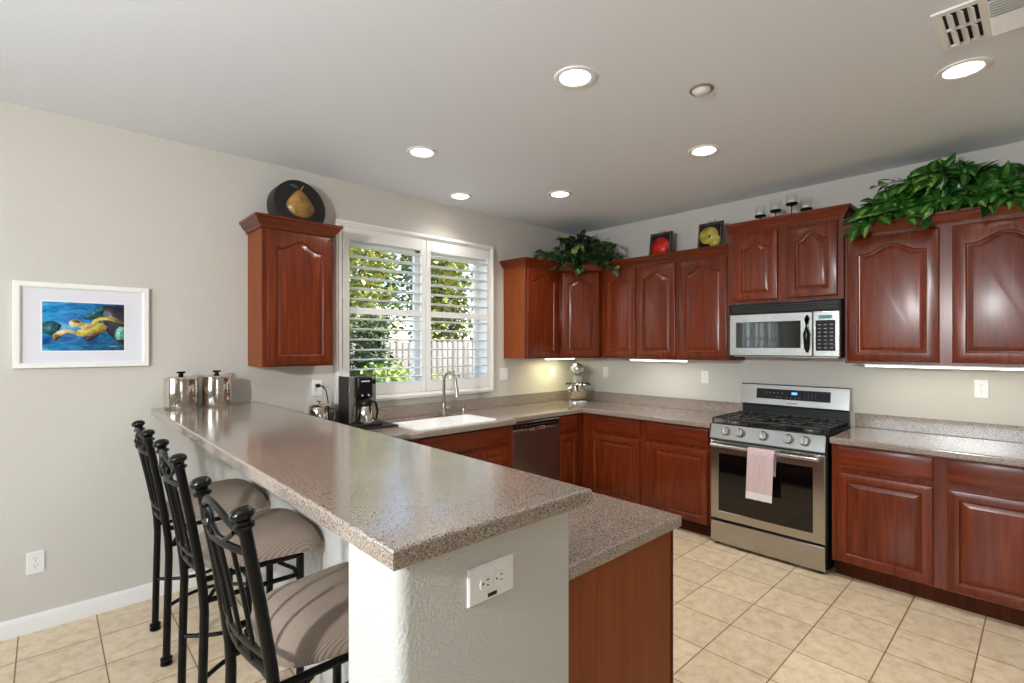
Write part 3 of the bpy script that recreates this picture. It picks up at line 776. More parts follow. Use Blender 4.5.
vx0, vx1, vy0, vy1 = -1.935, -1.598, -3.357, -3.96
mb = MB()
mb.box(vx0, vy1, H - .010, vx0 + .03, vy0, H - .0005, .003); mb.box(vx1 - .03, vy1, H - .010, vx1, vy0, H - .0005, .003)
mb.box(vx0 + .03, vy0 - .03, H - .010, vx1 - .03, vy0, H - .0005, .003); mb.box(vx0 + .03, vy1, H - .010, vx1 - .03, vy1 + .03, H - .0005, .003)
mb.box(vx0 + .03, vy0 - .155, H - .010, vx1 - .03, vy0 - .13, H - .0005, .002)
mb.box(-1.775, vy0 - .13, H - .010, -1.760, vy0 - .03, H - .0005, .002)
mb.build('frame', 'plastic', v)
MB().box(vx0 + .03, vy1 + .03, H - .0025, vx1 - .03, vy0 - .03, H - .0008).build('duct_opening', 'vdark', v)
for k in range(3):
    y = vy0 - .05 - k * .03
    for a, b in ((vx0 + .03, -1.775), (-1.760, vx1 - .03)):
        mt = Matrix.Translation((0, y, H - .010)) @ Matrix.Rotation(math.radians(40), 4, 'X')
        mb = MB(); mb.box(a, -.013, -.0012, b, .013, .0012, rot=mt); mb.build('slat', 'plastic', v)
for k in range(14):
    x = vx0 + .045 + k * .02
    ang = -50 if k < 7 else 50
    mt = Matrix.Translation((x, 0, H - .011)) @ Matrix.Rotation(math.radians(ang), 4, 'Y')
    mb = MB(); mb.box(-.011, vy1 + .03, -.0012, .011, vy0 - .155, .0012, rot=mt); mb.build('slat', 'plastic', v)

# ------------------------------------------------------------------ under-cabinet lights
def ucl(loc, rz, L, label, e, col):
    t = thing('under_cabinet_light', label, 'light', loc, 'under-cabinet light strips', rz)
    MB().box(-L / 2, -.03, -.012, L / 2, .03, -.0005, .002).build('housing', 'plastic', t)
    MB().box(-L / 2 + .01, -.026, -.020, L / 2 - .01, .026, -.0125, .003).build('lens', 'tube', t)
    o = light('strip_light', 'AREA', (loc[0], loc[1], loc[2] - .024), e, col, shape='RECTANGLE', size=L - .03, size_y=.05)
    o.rotation_euler = (0, 0, rz)
ucl((-.475, -.20, UZ0), 0, .42, 'short warm light strip under the window-wall cabinet, behind the stand mixer', 2.0, (1, .93, .45))
ucl((-.265, -1.21, UZ0), PI / 2, .58, 'white light strip under the two-door upper cabinet left of the microwave', .8, (.95, 1, .86))
ucl((-.265, -3.24, UZ0), PI / 2, .88, 'long light strip under the large upper cabinet right of the microwave', 1.0, (1, .97, .74))

# ------------------------------------------------------------------ outlets, switches (built facing -y, origin on the wall)
def outlet_parts(t, gfi=False, big=1.0):
    mb = MB(); L = []
    for i, d in ((0, -.0003), (0, -.004), (.004, -.0065)):
        L.append([Vector((x, d, z)) for x, z in ((-.036 * big + i, -.0585 * big + i), (.036 * big - i, -.0585 * big + i), (.036 * big - i, .0585 * big - i), (-.036 * big + i, .0585 * big - i))])
    mb.loops(L).build('cover_plate', 'plastic', t, 30)
    for dz in (-.0195, .0195):
        mt = Matrix.Translation((0, -.0062, dz)) @ Matrix.Rotation(PI / 2, 4, 'X')
        mb = MB(); pts = []
        for k in range(20):
            a = 2 * PI * k / 20; pts.append((max(-.0145, min(.0145, .0172 * math.cos(a))), .0155 * math.sin(a)))
        mb.loops([[mt @ Vector((x, y, 0)) for x, y in pts], [mt @ Vector((x, y, .0022)) for x, y in pts]])
        r_ = mb.build('receptacle', 'white', t)
        mb = MB()
        for x, h in ((-.006, .0075), (.006, .006)): mb.box(x - .0011, -.0092, dz + .0035 - h / 2 + .002, x + .0011, -.0082, dz + .0035 + h / 2 + .002)
        mb.lathe([(.0024, 0), (.0024, .0008)], n=10, mat=Matrix.Translation((0, -.0084, dz - .0075)) @ Matrix.Rotation(PI / 2, 4, 'X'))
        mb.build('slots', 'slot', r_)
GO = 'white duplex wall outlets'
o1 = thing('wall_outlet', 'white duplex outlet low on the back wall left of the bar stools', 'outlet', (-4.428, 0, .362), GO)
outlet_parts(o1)
dup(o1, (-2.934, 0, 1.20), 0, 'white outlet with a black plug on the back wall above the small steel pot')
dup(o1, (0, -1.535, 1.226), -PI / 2, 'white outlet on the right wall just left of the gas range')
dup(o1, (0, -3.372, 1.234), -PI / 2, 'white outlet on the right wall above the short worktop')
o2 = thing('wall_outlet', 'white outlet turned sideways on the end of the half wall', 'outlet', (-3.672, CY1, .995), GO)
outlet_parts(o2, big=1.12)
MB().box(.026, -.0075, -.013, .034, -.0064, .013).build('cover_label', 'slot', o2)
o2.rotation_euler = (0, PI / 2, 0)
sw = thing('light_switch', 'white double rocker switch plate on the back wall right of the window', 'switch', (-1.083, 0, 1.231))
MB().box(-.058, -.006, -.0585, .058, -.0003, .0585, .003).build('cover_plate', 'plastic', sw)
for x in (-.023, .023):
    mb = MB(); mb.loops([[Vector((x + a, -.006, z)), Vector((x + a, -.0105, z)), Vector((x + a, -.0075, 0)), Vector((x + a, -.0062, -z))] for a in (-.0165, .0165) for z in (.033,)]); mb.build('rocker', 'white', sw)
def single_switch(loc, rz, label):
    t = thing('light_switch', label, 'switch', loc, None, rz)
    MB().box(-.036, -.006, -.0585, .036, -.0003, .0585, .003).build('cover_plate', 'plastic', t)
    mb = MB(); mb.loops([[Vector((a, -.006, .033)), Vector((a, -.0105, .033)), Vector((a, -.0075, 0)), Vector((a, -.0062, -.033))] for a in (-.0165, .0165)]); mb.build('rocker', 'white', t)
single_switch((-.372, 0, 1.229), 0, 'white single rocker switch on the back wall left of the stand mixer')
single_switch((0, -.431, 1.227), -PI / 2, 'white single rocker switch on the right wall just right of the stand mixer')

# ------------------------------------------------------------------ things on the counters
def canister(x, y, z, k, label):
    t = thing('canister', label, 'canister', (x, y, z), 'steel canisters on the bar')
    rr = .088 * k
    MB().lathe([(rr * .93, .0003), (rr * .95, .004), (rr * .985, .03), (rr * 1.02, .09), (rr * 1.0, .14), (rr * .965, .174), (rr * .93, .174)], n=40).build('body', 'chrome', t)
    l_ = MB().lathe([(rr * .985, .1745), (rr * 1.01, .177), (rr * 1.01, .183), (rr * .96, .186), (rr * .6, .192), (rr * .2, .195), (.001, .195)], n=40).build('lid', 'chrome', t)
    MB().lathe([(.016, .195), (.012, .199), (.012, .208), (.022, .211), (.024, .216), (.021, .221), (.001, .222)], n=24).build('knob', 'black', l_)
canister(-3.800, -.142, 1.136, 1.0, 'polished steel lidded canister, the left of two at the bar end by the wall')
canister(-3.610, -.130, 1.136, .95, 'polished steel lidded canister, the right of two at the bar end by the wall')

t = tag(MB().box(-3.02, -.385, .9145, -2.475, -.06, .926, .003).build('serving_tray', 'black_satin', None), 'thin black tray under the coffee maker', 'tray')
pt = thing('electric_pot', 'small stainless pot with lid and black handle in the corner behind the bar', 'pot', (-2.985, -.17, .9265))
MB().lathe([(.062, .0003), (.068, .004), (.070, .02), (.070, .150), (.066, .158)], n=32).build('body', 'chrome', pt)
pl_ = MB().lathe([(.072, .1585), (.072, .163), (.06, .172), (.02, .178), (.001, .178)], n=32).build('lid', 'chrome', pt)
MB().lathe([(.006, .178), (.006, .186), (.017, .190), (.018, .195), (.014, .199), (.001, .2)], n=18).build('knob', 'chrome', pl_)
MB().tube([(.068, -.02, .05), (.10, -.03, .06), (.105, -.03, .13), (.068, -.02, .14)], .008, 8).build('handle', 'black_satin', pt)
cd = thing('power_cord', 'black power cord plugged into the outlet above the small pot', 'cord', (-2.93, -.015, 1.22), world=True)
MB().box(-2.950, -.040, 1.206, -2.922, -.0095, 1.232, .005).build('plug', 'black_satin', cd)
MB().tube([(-2.928, -.038, 1.218), (-2.91, -.05, 1.215), (-2.885, -.052, 1.18), (-2.87, -.05, 1.10), (-2.862, -.048, 1.0), (-2.865, -.05, .95), (-2.87, -.055, .9302)], .0045, 8).build('wire', 'black_satin', cd)

cm = thing('coffee_maker', 'stainless and black drip coffee maker with steel carafe below the window corner', 'coffee maker', (-2.70, -.17, .9265))
MB().box(-.108, -.17, .0003, .112, .085, .022, .004).build('base', 'black_satin', cm)
MB().box(-.105, -.035, .022, .105, .08, .352, .004).build('rear_housing', 'steel_dark', cm)
MB().box(-.108, -.085, .022, -.1055, .082, .36, .001).build('side_panel', 'black_satin', cm)
MB().box(-.1055, -.085, .022, -.052, -.035, .36, .004).build('front_column', 'steel', cm)
MB().box(.062, -.085, .022, .107, -.035, .355, .004).build('front_column', 'steel', cm)
bh = MB().box(-.052, -.125, .205, .062, -.03, .358, .012, 3).build('brew_head', 'black', cm)
mb = MB(); mb.box(-.03, -.1268, .322, .035, -.125, .330); mb.build('label_marks', 'print_white', bh)
mb = MB()
for x in (-.022, .028): mb.lathe([(.007, 0), (.007, .003)], n=14, mat=Matrix.Translation((x, -.125, .225)) @ Matrix.Rotation(PI / 2, 4, 'X'))
mb.build('indicator', 'print_white', bh)
MB().box(.068, -.0875, .30, .102, -.0845, .335, .002).build('control_panel', 'black', cm)
lc = MB().lathe([(.058, .0225), (.063, .03), (.063, .045), (.056, .10), (.047, .14), (.044, .150)], (.005, -.118, 0), 32).build('carafe', 'chrome', cm)
lc['label'] = 'polished steel carafe'
MB().lathe([(.045, .145), (.048, .155), (.042, .19), (.03, .203)], (.005, -.118, 0), 28).build('collar', 'black', lc)
MB().tube([(.04, -.135, .182), (.068, -.155, .172), (.078, -.16, .11), (.072, -.155, .055), (.055, -.145, .045)], .009, 10).build('handle', 'black', lc)
MB().tube([(-.034, -.13, .185), (-.052, -.14, .12), (-.064, -.135, .04)], .006, 8).build('side_band', 'black', lc)

# stand mixer, built facing -y
mx = thing('stand_mixer', 'silver bowl-lift stand mixer with steel bowl in the counter corner', 'mixer', (-.245, -.240, .9142), None, -PI / 4)
mb = MB()
ped = rrect(-.10, -.145, .10, .135, .075, 7)
mb.loops([[Vector((x, y, .0003)) for x, y in ped], [Vector((x, y, .012)) for x, y in ped], [Vector((x * .95, y * .96, .022)) for x, y in ped], [Vector((x * .8, y * .85, .025)) for x, y in ped]])
mb.build('base', 'silver', mx)
mb = MB(); L = []
for z, wx, y0, y1 in ((.02, .055, .06, .125), (.08, .046, .07, .122), (.20, .043, .072, .12), (.27, .05, .05, .125), (.30, .05, .03, .125)):
    q = rrect(-wx, y0, wx, y1, .022, 4); L.append([Vector((x, y, z)) for x, y in q])
mb.loops(L).build('column', 'silver', mx)
mb = MB(); L = []
for y, rx, rz_, cz in ((.145, .02, .02, .352), (.138, .045, .045, .352), (.11, .06, .060, .350), (.03, .066, .066, .348), (-.06, .066, .066, .348), (-.12, .062, .061, .350), (-.15, .052, .05, .352), (-.165, .03, .03, .352), (-.168, .012, .012, .352)):
    L.append([Vector((rx * math.cos(2 * PI * k / 28), y, cz + rz_ * math.sin(2 * PI * k / 28))) for k in range(28)])
hd = mb.loops(L).build('head', 'silver', mx)
hub = MB().lathe([(.022, 0), (.022, .01), (.018, .014), (.001, .014)], n=20, mat=Matrix.Translation((0, -.162, .355)) @ Matrix.Rotation(PI / 2, 4, 'X')).build('attachment_hub', 'chrome', hd)
MB().tube([(-.064, -.05, .345), (-.085, -.055, .345)], .0035, 8).build('speed_lever', 'chrome', hd)
MB().lathe([(.0075, -.008), (.0085, 0), (.0075, .008)], (-.088, -.055, .345), 12).build('lever_knob', 'black', hd)
mb = MB(); mb.lathe([(.042, .225), (.044, .26), (.048, .285), (.03, .29)], (0, -.065, 0), 24); mb.build('beater_housing', 'silver', mx)
MB().lathe([(.012, .13), (.012, .23)], (0, -.065, 0), 12).build('beater_shaft', 'chrome', mx)
bw = MB().lathe([(.052, .030), (.056, .036), (.082, .046), (.100, .08), (.106, .13), (.107, .185), (.111, .189), (.108, .190), (.103, .185), (.098, .10), (.07, .055), (.01, .05)], (0, -.055, 0), 36).build('bowl', 'chrome', mx)
mb = MB()
for sx in (-1, 1): mb.tube([(sx * .05, .07, .19), (sx * .115, .03, .19), (sx * .122, -.055, .19)], [.012, .010, .009], 8)
mb.build('bowl_arms', 'black_satin', mx)
MB().tube([(-.07, -.125, .17), (-.10, -.155, .15), (-.10, -.155, .09), (-.07, -.12, .075)], .006, 8).build('bowl_handle', 'chrome', bw)

# ------------------------------------------------------------------ wall picture
pc = thing('framed_picture', 'white framed sea turtle picture with wide mat on the back wall', 'picture', (-4.229, 0, 1.62), world=True)
px0, px1, pz0, pz1 = -4.514, -3.941, 1.391, 1.849
mb = MB(); fr4 = lambda i, y: [Vector((px0 + i, y, pz0 + i)), Vector((px1 - i, y, pz0 + i)), Vector((px1 - i, y, pz1 - i)), Vector((px0 + i, y, pz1 - i))]
mb.loops([fr4(0, -.001), fr4(0, -.028), fr4(.003, -.031), fr4(.024, -.031), fr4(.030, -.026), fr4(.031, -.006)], False, False); mb.build('frame', 'white', pc, 25)
MB().box(px0 + .03, -.014, pz0 + .03, px1 - .03, -.004, pz1 - .03).build('mat_board', 'mat_board', pc)
mb = MB(); ring(mb, -4.409, -4.051, 1.477, 1.753, .006, .006, .006, .006, -.0150, -.0139, 0); mb.build('mat_bevel', 'white', pc)
def seamat():
    m_, n, l, b = newmat('sea_print'); v = tex(n, l, (10, 10, 26)); f = noise(n, l, v, 1, 5, .6, 1.2)
    c_ = ramp(n, l, f, [(.3, srgb(8, 62, 130)), (.48, srgb(20, 118, 186)), (.62, srgb(50, 160, 206)), (.78, srgb(150, 206, 220))])
    l.new(c_, b.inputs['Base Color']); b.inputs['Roughness'].default_value = .25; return m_
M['sea'] = seamat()
def dab(name, c0, c1, c2, sc=60):
    m_, n, l, b = newmat(name); v = tex(n, l); f = noise(n, l, v, sc, 4, .6)
    l.new(ramp(n, l, f, [(.3, c0), (.5, c1), (.7, c2)]), b.inputs['Base Color']); b.inputs['Roughness'].default_value = .3; return m_
M['reef'] = dab('reef_print', srgb(10, 40, 60), srgb(20, 90, 100), srgb(40, 130, 130))
M['rock'] = dab('rock_print', srgb(18, 18, 34), srgb(40, 32, 50), srgb(60, 50, 66))
M['coral'] = dab('coral_print', srgb(30, 80, 90), srgb(90, 180, 160), srgb(190, 220, 200), 90)
M['tyel'] = dab('turtle_yellow_print', srgb(170, 140, 40), srgb(206, 184, 70), srgb(220, 208, 120), 50)
M['tpale'] = dab('turtle_pale_print', srgb(190, 160, 100), srgb(222, 200, 140), srgb(236, 222, 180), 60)
M['tdark'] = dab('turtle_brown_print', srgb(60, 46, 30), srgb(110, 92, 50), srgb(160, 140, 80), 90)
mb = MB()
ix0, ix1, iz0, iz1 = -4.403, -4.057, 1.483, 1.747
LV = [0]
def layer(pts, d, mi):
    LV[0] += 1; d = LV[0]
    W, Hh = ix1 - ix0, iz1 - iz0
    P = [(ix0 + a / 880 * W, iz1 - b / 530 * Hh) for a, b in pts]
    mb.loops([[Vector((x, -.0142, z)) for x, z in P], [Vector((x, -.0145 - d * .00012, z)) for x, z in P]], mi=mi)
layer([(0, 0), (880, 0), (880, 530), (0, 530)], 0, 0)
layer([(590, 20), (880, 20), (880, 470), (800, 430), (690, 330), (640, 200), (600, 110)], 1, 2)
layer([(0, 230), (60, 210), (130, 215), (200, 250), (160, 330), (90, 370), (0, 330)], 1, 1)
layer([(420, 140), (520, 90), (600, 20), (660, 30), (640, 110), (560, 180), (440, 190)], 1, 1)
layer([(780, 300), (830, 250), (880, 260), (880, 400), (800, 410), (770, 380)], 2, 3)
layer([(420, 390), (620, 330), (560, 390), (470, 430)], 2, 2)
layer([(330, 330), (360, 300), (440, 290), (500, 240), (580, 215), (640, 225), (690, 260), (660, 310), (560, 350), (430, 375), (350, 365)], 4, 4)        # shell, underside
layer([(400, 290), (440, 235), (520, 220), (570, 235), (500, 275), (440, 310)], 5, 5)
layer([(330, 195), (440, 220), (520, 232), (500, 285), (430, 310), (400, 280), (350, 262)], 5, 5)
layer([(510, 215), (540, 180), (600, 155), (700, 145), (790, 160), (850, 195), (870, 225), (800, 205), (700, 185), (620, 190), (570, 225), (540, 240)], 5, 4)  # upper flipper
layer([(690, 160), (790, 165), (850, 197), (862, 220), (790, 200)], 6, 6)
layer([(420, 372), (470, 345), (560, 320), (650, 285), (676, 300), (640, 325), (540, 362), (440, 382)], 6, 6)
layer([(360, 330), (300, 300), (220, 290), (150, 320), (100, 370), (110, 410), (180, 370), (260, 335), (330, 350)], 5, 5)                              # lower flipper
layer([(135, 350), (100, 372), (104, 430), (140, 425), (190, 375), (170, 360)], 6, 6)
layer([(270, 215), (300, 190), (350, 185), (410, 210), (440, 230), (420, 250), (370, 270), (310, 265), (275, 245)], 6, 5)                              # head
layer([(300, 192), (350, 188), (400, 210), (380, 226), (330, 224), (300, 212)], 7, 6)
layer([(720, 478), (800, 474), (800, 480), (720, 484)], 2, 7)
pr = mb.build('print', ['sea', 'reef', 'rock', 'coral', 'tyel', 'tpale', 'tdark', 'print_white'], pc, 0)

# ------------------------------------------------------------------ things on top of the cabinets
pb = thing('pear_box', 'round black box with painted pear leaning above the cabinet left of the window', 'box', (-3.105, -.105, 2.282), None, math.radians(8))
pb.rotation_euler = (math.radians(-6), 0, math.radians(6))
mt = Matrix.Translation((0, 0, .186)) @ Matrix.Rotation(PI / 2, 4, 'X')
MB().lathe([(.181, -.055), (.184, -.052), (.184, .03), (.181, .032)], n=48, mat=mt).build('box_body', 'black_satin', pb)
ld = MB().lathe([(.181, .0325), (.183, .034), (.183, .055), (.178, .058), (.001, .058)], n=48, mat=mt).build('box_lid', 'black_satin', pb)
M['pear_gold'] = dab('painted_pear', srgb(150, 106, 52), srgb(186, 146, 78), srgb(206, 174, 106), 25)
M['pear_rim'] = plain('painted_pear_edge', srgb(150, 88, 44), .5)
M['leaf_paint'] = plain('painted_leaf', srgb(70, 70, 56), .5)
def pear_pts(k=1.0):
    out = []
    for i in range(36):
        a = 2 * PI * i / 36; s_ = math.sin(a)
        rx = .076 + (-.034 * max(0, s_) if s_ > 0 else 0)
        out.append((k * rx * math.cos(a) * (1 if s_ < .2 else 1 - .10 * (s_ - .2)), k * (.062 * s_ + (.026 * s_ if s_ > 0 else 0))))
    return out
mb = MB()
def plate_layer(pts, d, mi): mb.loops([[Vector((x + .0, -.0578, .187 + z)) for x, z in pts], [Vector((x + .0, -.0585 - d * .0006, .187 + z)) for x, z in pts]], mi=mi)
plate_layer(pear_pts(1.33), 0, 1); plate_layer(pear_pts(1.22), 1, 0)
plate_layer([(.0, .112), (.008, .112), (.034, .150), (.024, .153)], 0, 0); plate_layer([(-.004, .120), (-.035, .118), (-.075, .136), (-.04, .150), (-.010, .136)], 0, 2)
mb.build('painted_pear', ['pear_gold', 'pear_rim', 'leaf_paint'], ld, 0)

M['red_fruit'] = dab('red_apple_print', srgb(150, 12, 10), srgb(204, 30, 22), srgb(226, 70, 44), 14)
M['yel_fruit'] = dab('yellow_pear_print', srgb(150, 130, 40), srgb(196, 180, 76), srgb(216, 204, 120), 16)
M['ground_print'] = dab('dark_print', srgb(20, 14, 14), srgb(44, 22, 20), srgb(60, 40, 30), 20)  # dark printed ground behind the fruit
M['gilt'] = plain('print_border', srgb(110, 96, 84), .4)
def fruit(y, label, w_, h_, fill, shapes):
    t = thing('fruit_picture', label, 'picture', (-.20, y, 2.2752), 'small fruit pictures on the cabinets', -PI / 2)
    lean = Matrix.Translation((0, -.012, .03)) @ Matrix.Rotation(math.radians(-9), 4, 'X')
    mb = MB(); mb.box(-w_ / 2, -.008, 0, w_ / 2, .008, h_, .002, rot=lean); tl_ = mb.build('tile', 'black_satin', t)
    mb = MB()
    def lay(pts, d, mi): mb.loops([[lean @ Vector((x, -.0078, z)) for x, z in pts], [lean @ Vector((x, -.0085 - d * .0005, z)) for x, z in pts]], mi=mi)
    lay([(-w_ / 2 + .01, .012), (w_ / 2 - .01, .012), (w_ / 2 - .01, h_ - .012), (-w_ / 2 + .01, h_ - .012)], 0, 0)
    lay([(-w_ / 2 + .02, .022), (w_ / 2 - .02, .022), (w_ / 2 - .02, h_ - .022), (-w_ / 2 + .02, h_ - .022)], 1, 1)
    for (cx, cz, rx, rz_, mi, d) in shapes:
        lay([(cx + rx * math.cos(2 * PI * k / 28), cz + rz_ * math.sin(2 * PI * k / 28) ) for k in range(28)], d, mi)
    mb.build('fruit_print', ['gilt', 'ground_print', fill, 'black'], tl_, 0)
    mb = MB()
    for sx in (-1, 1):
        mb.tube([(sx * .07, -.045, .022), (sx * .07, -.042, .004), (sx * .06, .0, .006), (sx * .03, .03, .16), (sx * .012, .048, h_ + .02)], .0028, 6)
        mb.tube([(0, .05, h_ + .012), (sx * .008, .047, h_ + .035), (sx * .022, .045, h_ + .048), (sx * .034, .045, h_ + .036), (sx * .026, .045, h_ + .026)], .0028, 6)
        mb.tube([(sx * .07, -.045, .022), (sx * .07, -.03, .024)], .0028, 6)
    mb.tube([(-.06, 0, .006), (.06, 0, .006)], .0028, 6); mb.tube([(-.03, .03, .16), (.03, .03, .16)], .0028, 6)
    mb.tube([(0, .048, h_ + .02), (0, .09, .004)], .0028, 6)
    mb.build('wire_easel', 'iron', t)
fruit(-1.195, 'small red apple picture on a wire easel on top of the cabinets', .225, .265, 'red_fruit', [(-.002, .125, .092, .092, 2, 2)])
fruit(-1.672, 'small yellow pear picture on a wire easel beside the raised microwave cabinet', .215, .275, 'yel_fruit', [(.045, .105, .048, .058, 2, 2), (-.012, .160, .082, .076, 2, 3), (-.004, .15, .009, .013, 3, 4)])

labs = ['leftmost of the four glass votive holders, sitting low on the cabinet above the microwave', 'second glass votive holder from the left, on a medium stem above the microwave cabinet',
        'tallest glass votive holder on a stem above the microwave cabinet', 'rightmost of the four glass votive holders above the microwave cabinet']
for (y, z, lab) in ((-2.095, .118, labs[0]), (-2.210, .138, labs[1]), (-2.325, .168, labs[2]), (-2.425, .108, labs[3])):
    t = thing('votive_holder', lab, 'candle holder', (-.215, y, 2.4202), 'glass votive holders')
    MB().lathe([(.03, .0003), (.03, .004), (.006, .008), (.004, .012), (.004, z - .012), (.012, z - .006), (.012, z - .004)], n=18).build('stand', 'iron', t)
    MB().lathe([(.012, z - .004), (.036, z - .003), (.041, z + .003), (.041, z + .012), (.038, z + .012), (.033, z + .002), (.005, z + .001)], n=22, cap0=False).build('holder_ring', 'iron', t)
    c_ = MB().lathe([(.030, z + .003), (.033, z + .006), (.040, z + .088), (.038, z + .088), (.0315, z + .010), (.002, z + .008)], n=22).build('glass_cup', 'cupglass', t)
    MB().lathe([(.024, z + .0105), (.026, z + .034), (.022, z + .037), (.001, z + .037)], n=18).build('candle', 'wax', c_)

# ------------------------------------------------------------------ plants
def leaf(bm, base, d, up, L, W, mi_edge=0, mi_mid=None, droop=.25, heart=.35):
    d = d.normalized(); side = d.cross(up)
    if side.length < 1e-3: side = d.cross(Vector((1, 0, 0)))
    side.normalize(); nrm = side.cross(d).normalized()
    rows = []
    for k, (t, wd) in enumerate(((0, .0), (.12, .8), (.38, 1.0), (.7, .62), (1, 0.0))):
        c_ = base + d * (L * t) - nrm * (droop * L * t * t) ; wv = W * .5 * wd
        back = -d * (L * .10 * heart) if k == 1 else Vector()
        if wv == 0: rows.append([bm.verts.new(c_)] )
        else: rows.append([bm.verts.new(c_ + side * (wv * s_) + nrm * (abs(s_) * wv * .25) + (back if abs(s_) == 1 else Vector())) for s_ in (-1, -.38, .38, 1)])
    mm = mi_edge if mi_mid is None else mi_mid
    for a, b in zip(rows, rows[1:]):
        if len(a) == 1:
            for i in range(3): bm.faces.new((a[0], b[i], b[i + 1])).material_index = mm if i == 1 else mi_edge
        elif len(b) == 1:
            for i in range(3): bm.faces.new((a[i], b[0], a[i + 1])).material_index = mm if i == 1 else mi_edge
        else:
            for i in range(3): bm.faces.new((a[i], b[i], b[i + 1], a[i + 1])).material_index = mm if i == 1 else mi_edge
    return [v for r_ in rows for v in r_]
def over_cabinet(p): return p.x > -.37 or p.y > -.37 or p.x + p.y > -1.0
def rnd(a, b): return R.uniform(a, b)
def plant(name, label, loc, tips, leafsize, per, mats, pale_frac, ctr_h, seedn, basket):
    R.seed(seedn)
    t = thing(name, label, 'plant', loc, None, 0, world=True)
    bx, by, bz = loc
    pot_r, pot_h = basket
    MB().lathe([(pot_r * .8, .0005), (pot_r, pot_h * .6), (pot_r * 1.02, pot_h), (pot_r * .9, pot_h), (pot_r * .8, pot_h * .7), (.002, pot_h * .7)], (bx, by, bz), 24).build('basket', 'wicker', t)
    ls, st = MB(), MB()
    for tip in tips:
        tip = Vector(tip); b0 = Vector((bx + rnd(-.05, .05), by + rnd(-.05, .05), bz + pot_h * .8))
        mid = (b0 + tip) * .5; mid.z = max(b0.z, tip.z) + ctr_h * rnd(.5, 1.1)
        pts = []
        for k in range(9):
            u = k / 8; pts.append(b0 * (1 - u) ** 2 + mid * 2 * u * (1 - u) + tip * u * u)
        st.tube(pts, .0028, 5)
        for k in range(per):
            u = .25 + .75 * (k + rnd(0, 1)) / per; u = min(u, 1)
            p = b0 * (1 - u) ** 2 + mid * 2 * u * (1 - u) + tip * u * u
            tg = ((mid - b0) * (1 - u) + (tip - mid) * u).normalized()
            dd = (tg * .6 + Vector((rnd(-1, .5), rnd(-1, 1), rnd(-1.0, .45)))).normalized()
            base = p + dd * rnd(.01, .04)
            sz = leafsize * rnd(.65, 1.2)
            up = Vector((rnd(-1.5, .1), rnd(-.7, .3), 1)).normalized()
            pale = R.random() < pale_frac
            if mats[1] == 'pothos_pale': lv = leaf(ls.bm, base, dd, up, sz, sz * .80, 0, 1 if R.random() < .75 else None)
            else: lv = leaf(ls.bm, base, dd, up, sz, sz * .8, 1 if pale else 0, None)
            if any(over_cabinet(q.co) for q in lv):
                dz = max(0, 2.343 - min(q.co.z for q in lv))
                for q in lv: q.co.z += dz
    for v_ in list(ls.bm.verts) + list(st.bm.verts):                                      # leaves rest on or in front of the cabinets and stay clear of the walls
        if v_.co.x > -.012: v_.co.x = -.012 - rnd(0, .004)
        if v_.co.y > -.012: v_.co.y = -.012 - rnd(0, .004)
        if over_cabinet(v_.co) and v_.co.z < 2.342: v_.co.z = 2.342 + rnd(0, .01)
        if v_.co.y > -2.765 and v_.co.y < -1.8 and v_.co.x > -.40: v_.co.y = -2.765 - rnd(0, .01)
    for v_ in st.bm.verts: v_.co.z = max(v_.co.z, 2.346)
    ls.build('leaves', mats[:2], t, 60)
    st.build('stems', 'stem', t)
    return t
R.seed(3)
tips = []
for k in range(40):
    y = -3.24 + rnd(-1, 1) * .45
    h = 2.46 + .17 * max(0, 1 - ((y + 3.18) / .42) ** 2) * rnd(.3, 1)
    tips.append((rnd(-.36, -.10), y, h))
for k in range(14): tips.append((rnd(-.42, -.37), -3.24 + rnd(-.5, .5), rnd(2.30, 2.40)))
for k in range(8): tips.append((rnd(-.40, -.30), rnd(-2.86, -2.76), rnd(2.33, 2.45)))
tips += [(-.43, -3.15, 2.26), (-.42, -3.05, 2.31), (-.42, -2.78, 2.29), (-.41, -2.80, 2.31)]
tips = [tp for tp in tips if tp[1] < -2.75]
plant('pothos_plant', 'trailing variegated pothos on top of the right upper cabinet', (-.19, -3.24, 2.2752), tips, .095, 11, ['pothos', 'pothos_pale'], 0, .12, 11, (.10, .10))
R.seed(4)
tips = []
for k in range(42):
    a = rnd(0, 2 * PI); rr = rnd(.12, .46)
    x, y = -.36 + rr * math.cos(a), -.36 + rr * math.sin(a)
    if x > -.05 or y > -.05: continue
    tips.append((x, y, 2.66 - .50 * rr * rnd(.7, 1.3)))
for k in range(12):
    u = rnd(-.48, .48); tips.append((-.47 + u * .707 - .06, -.47 - u * .707 - .06, rnd(2.30, 2.40)))
tips += [(-.58, -.54, 2.24), (-.78, -.40, 2.26), (-.40, -.82, 2.27), (-.42, -.85, 2.25), (-.57, -.55, 2.27)]
plant('ivy_plant', 'bushy dark green ivy on top of the corner cabinet', (-.34, -.34, 2.2752), tips, .075, 11, ['ivy', 'ivy_pale'], .05, .10, 12, (.11, .10))

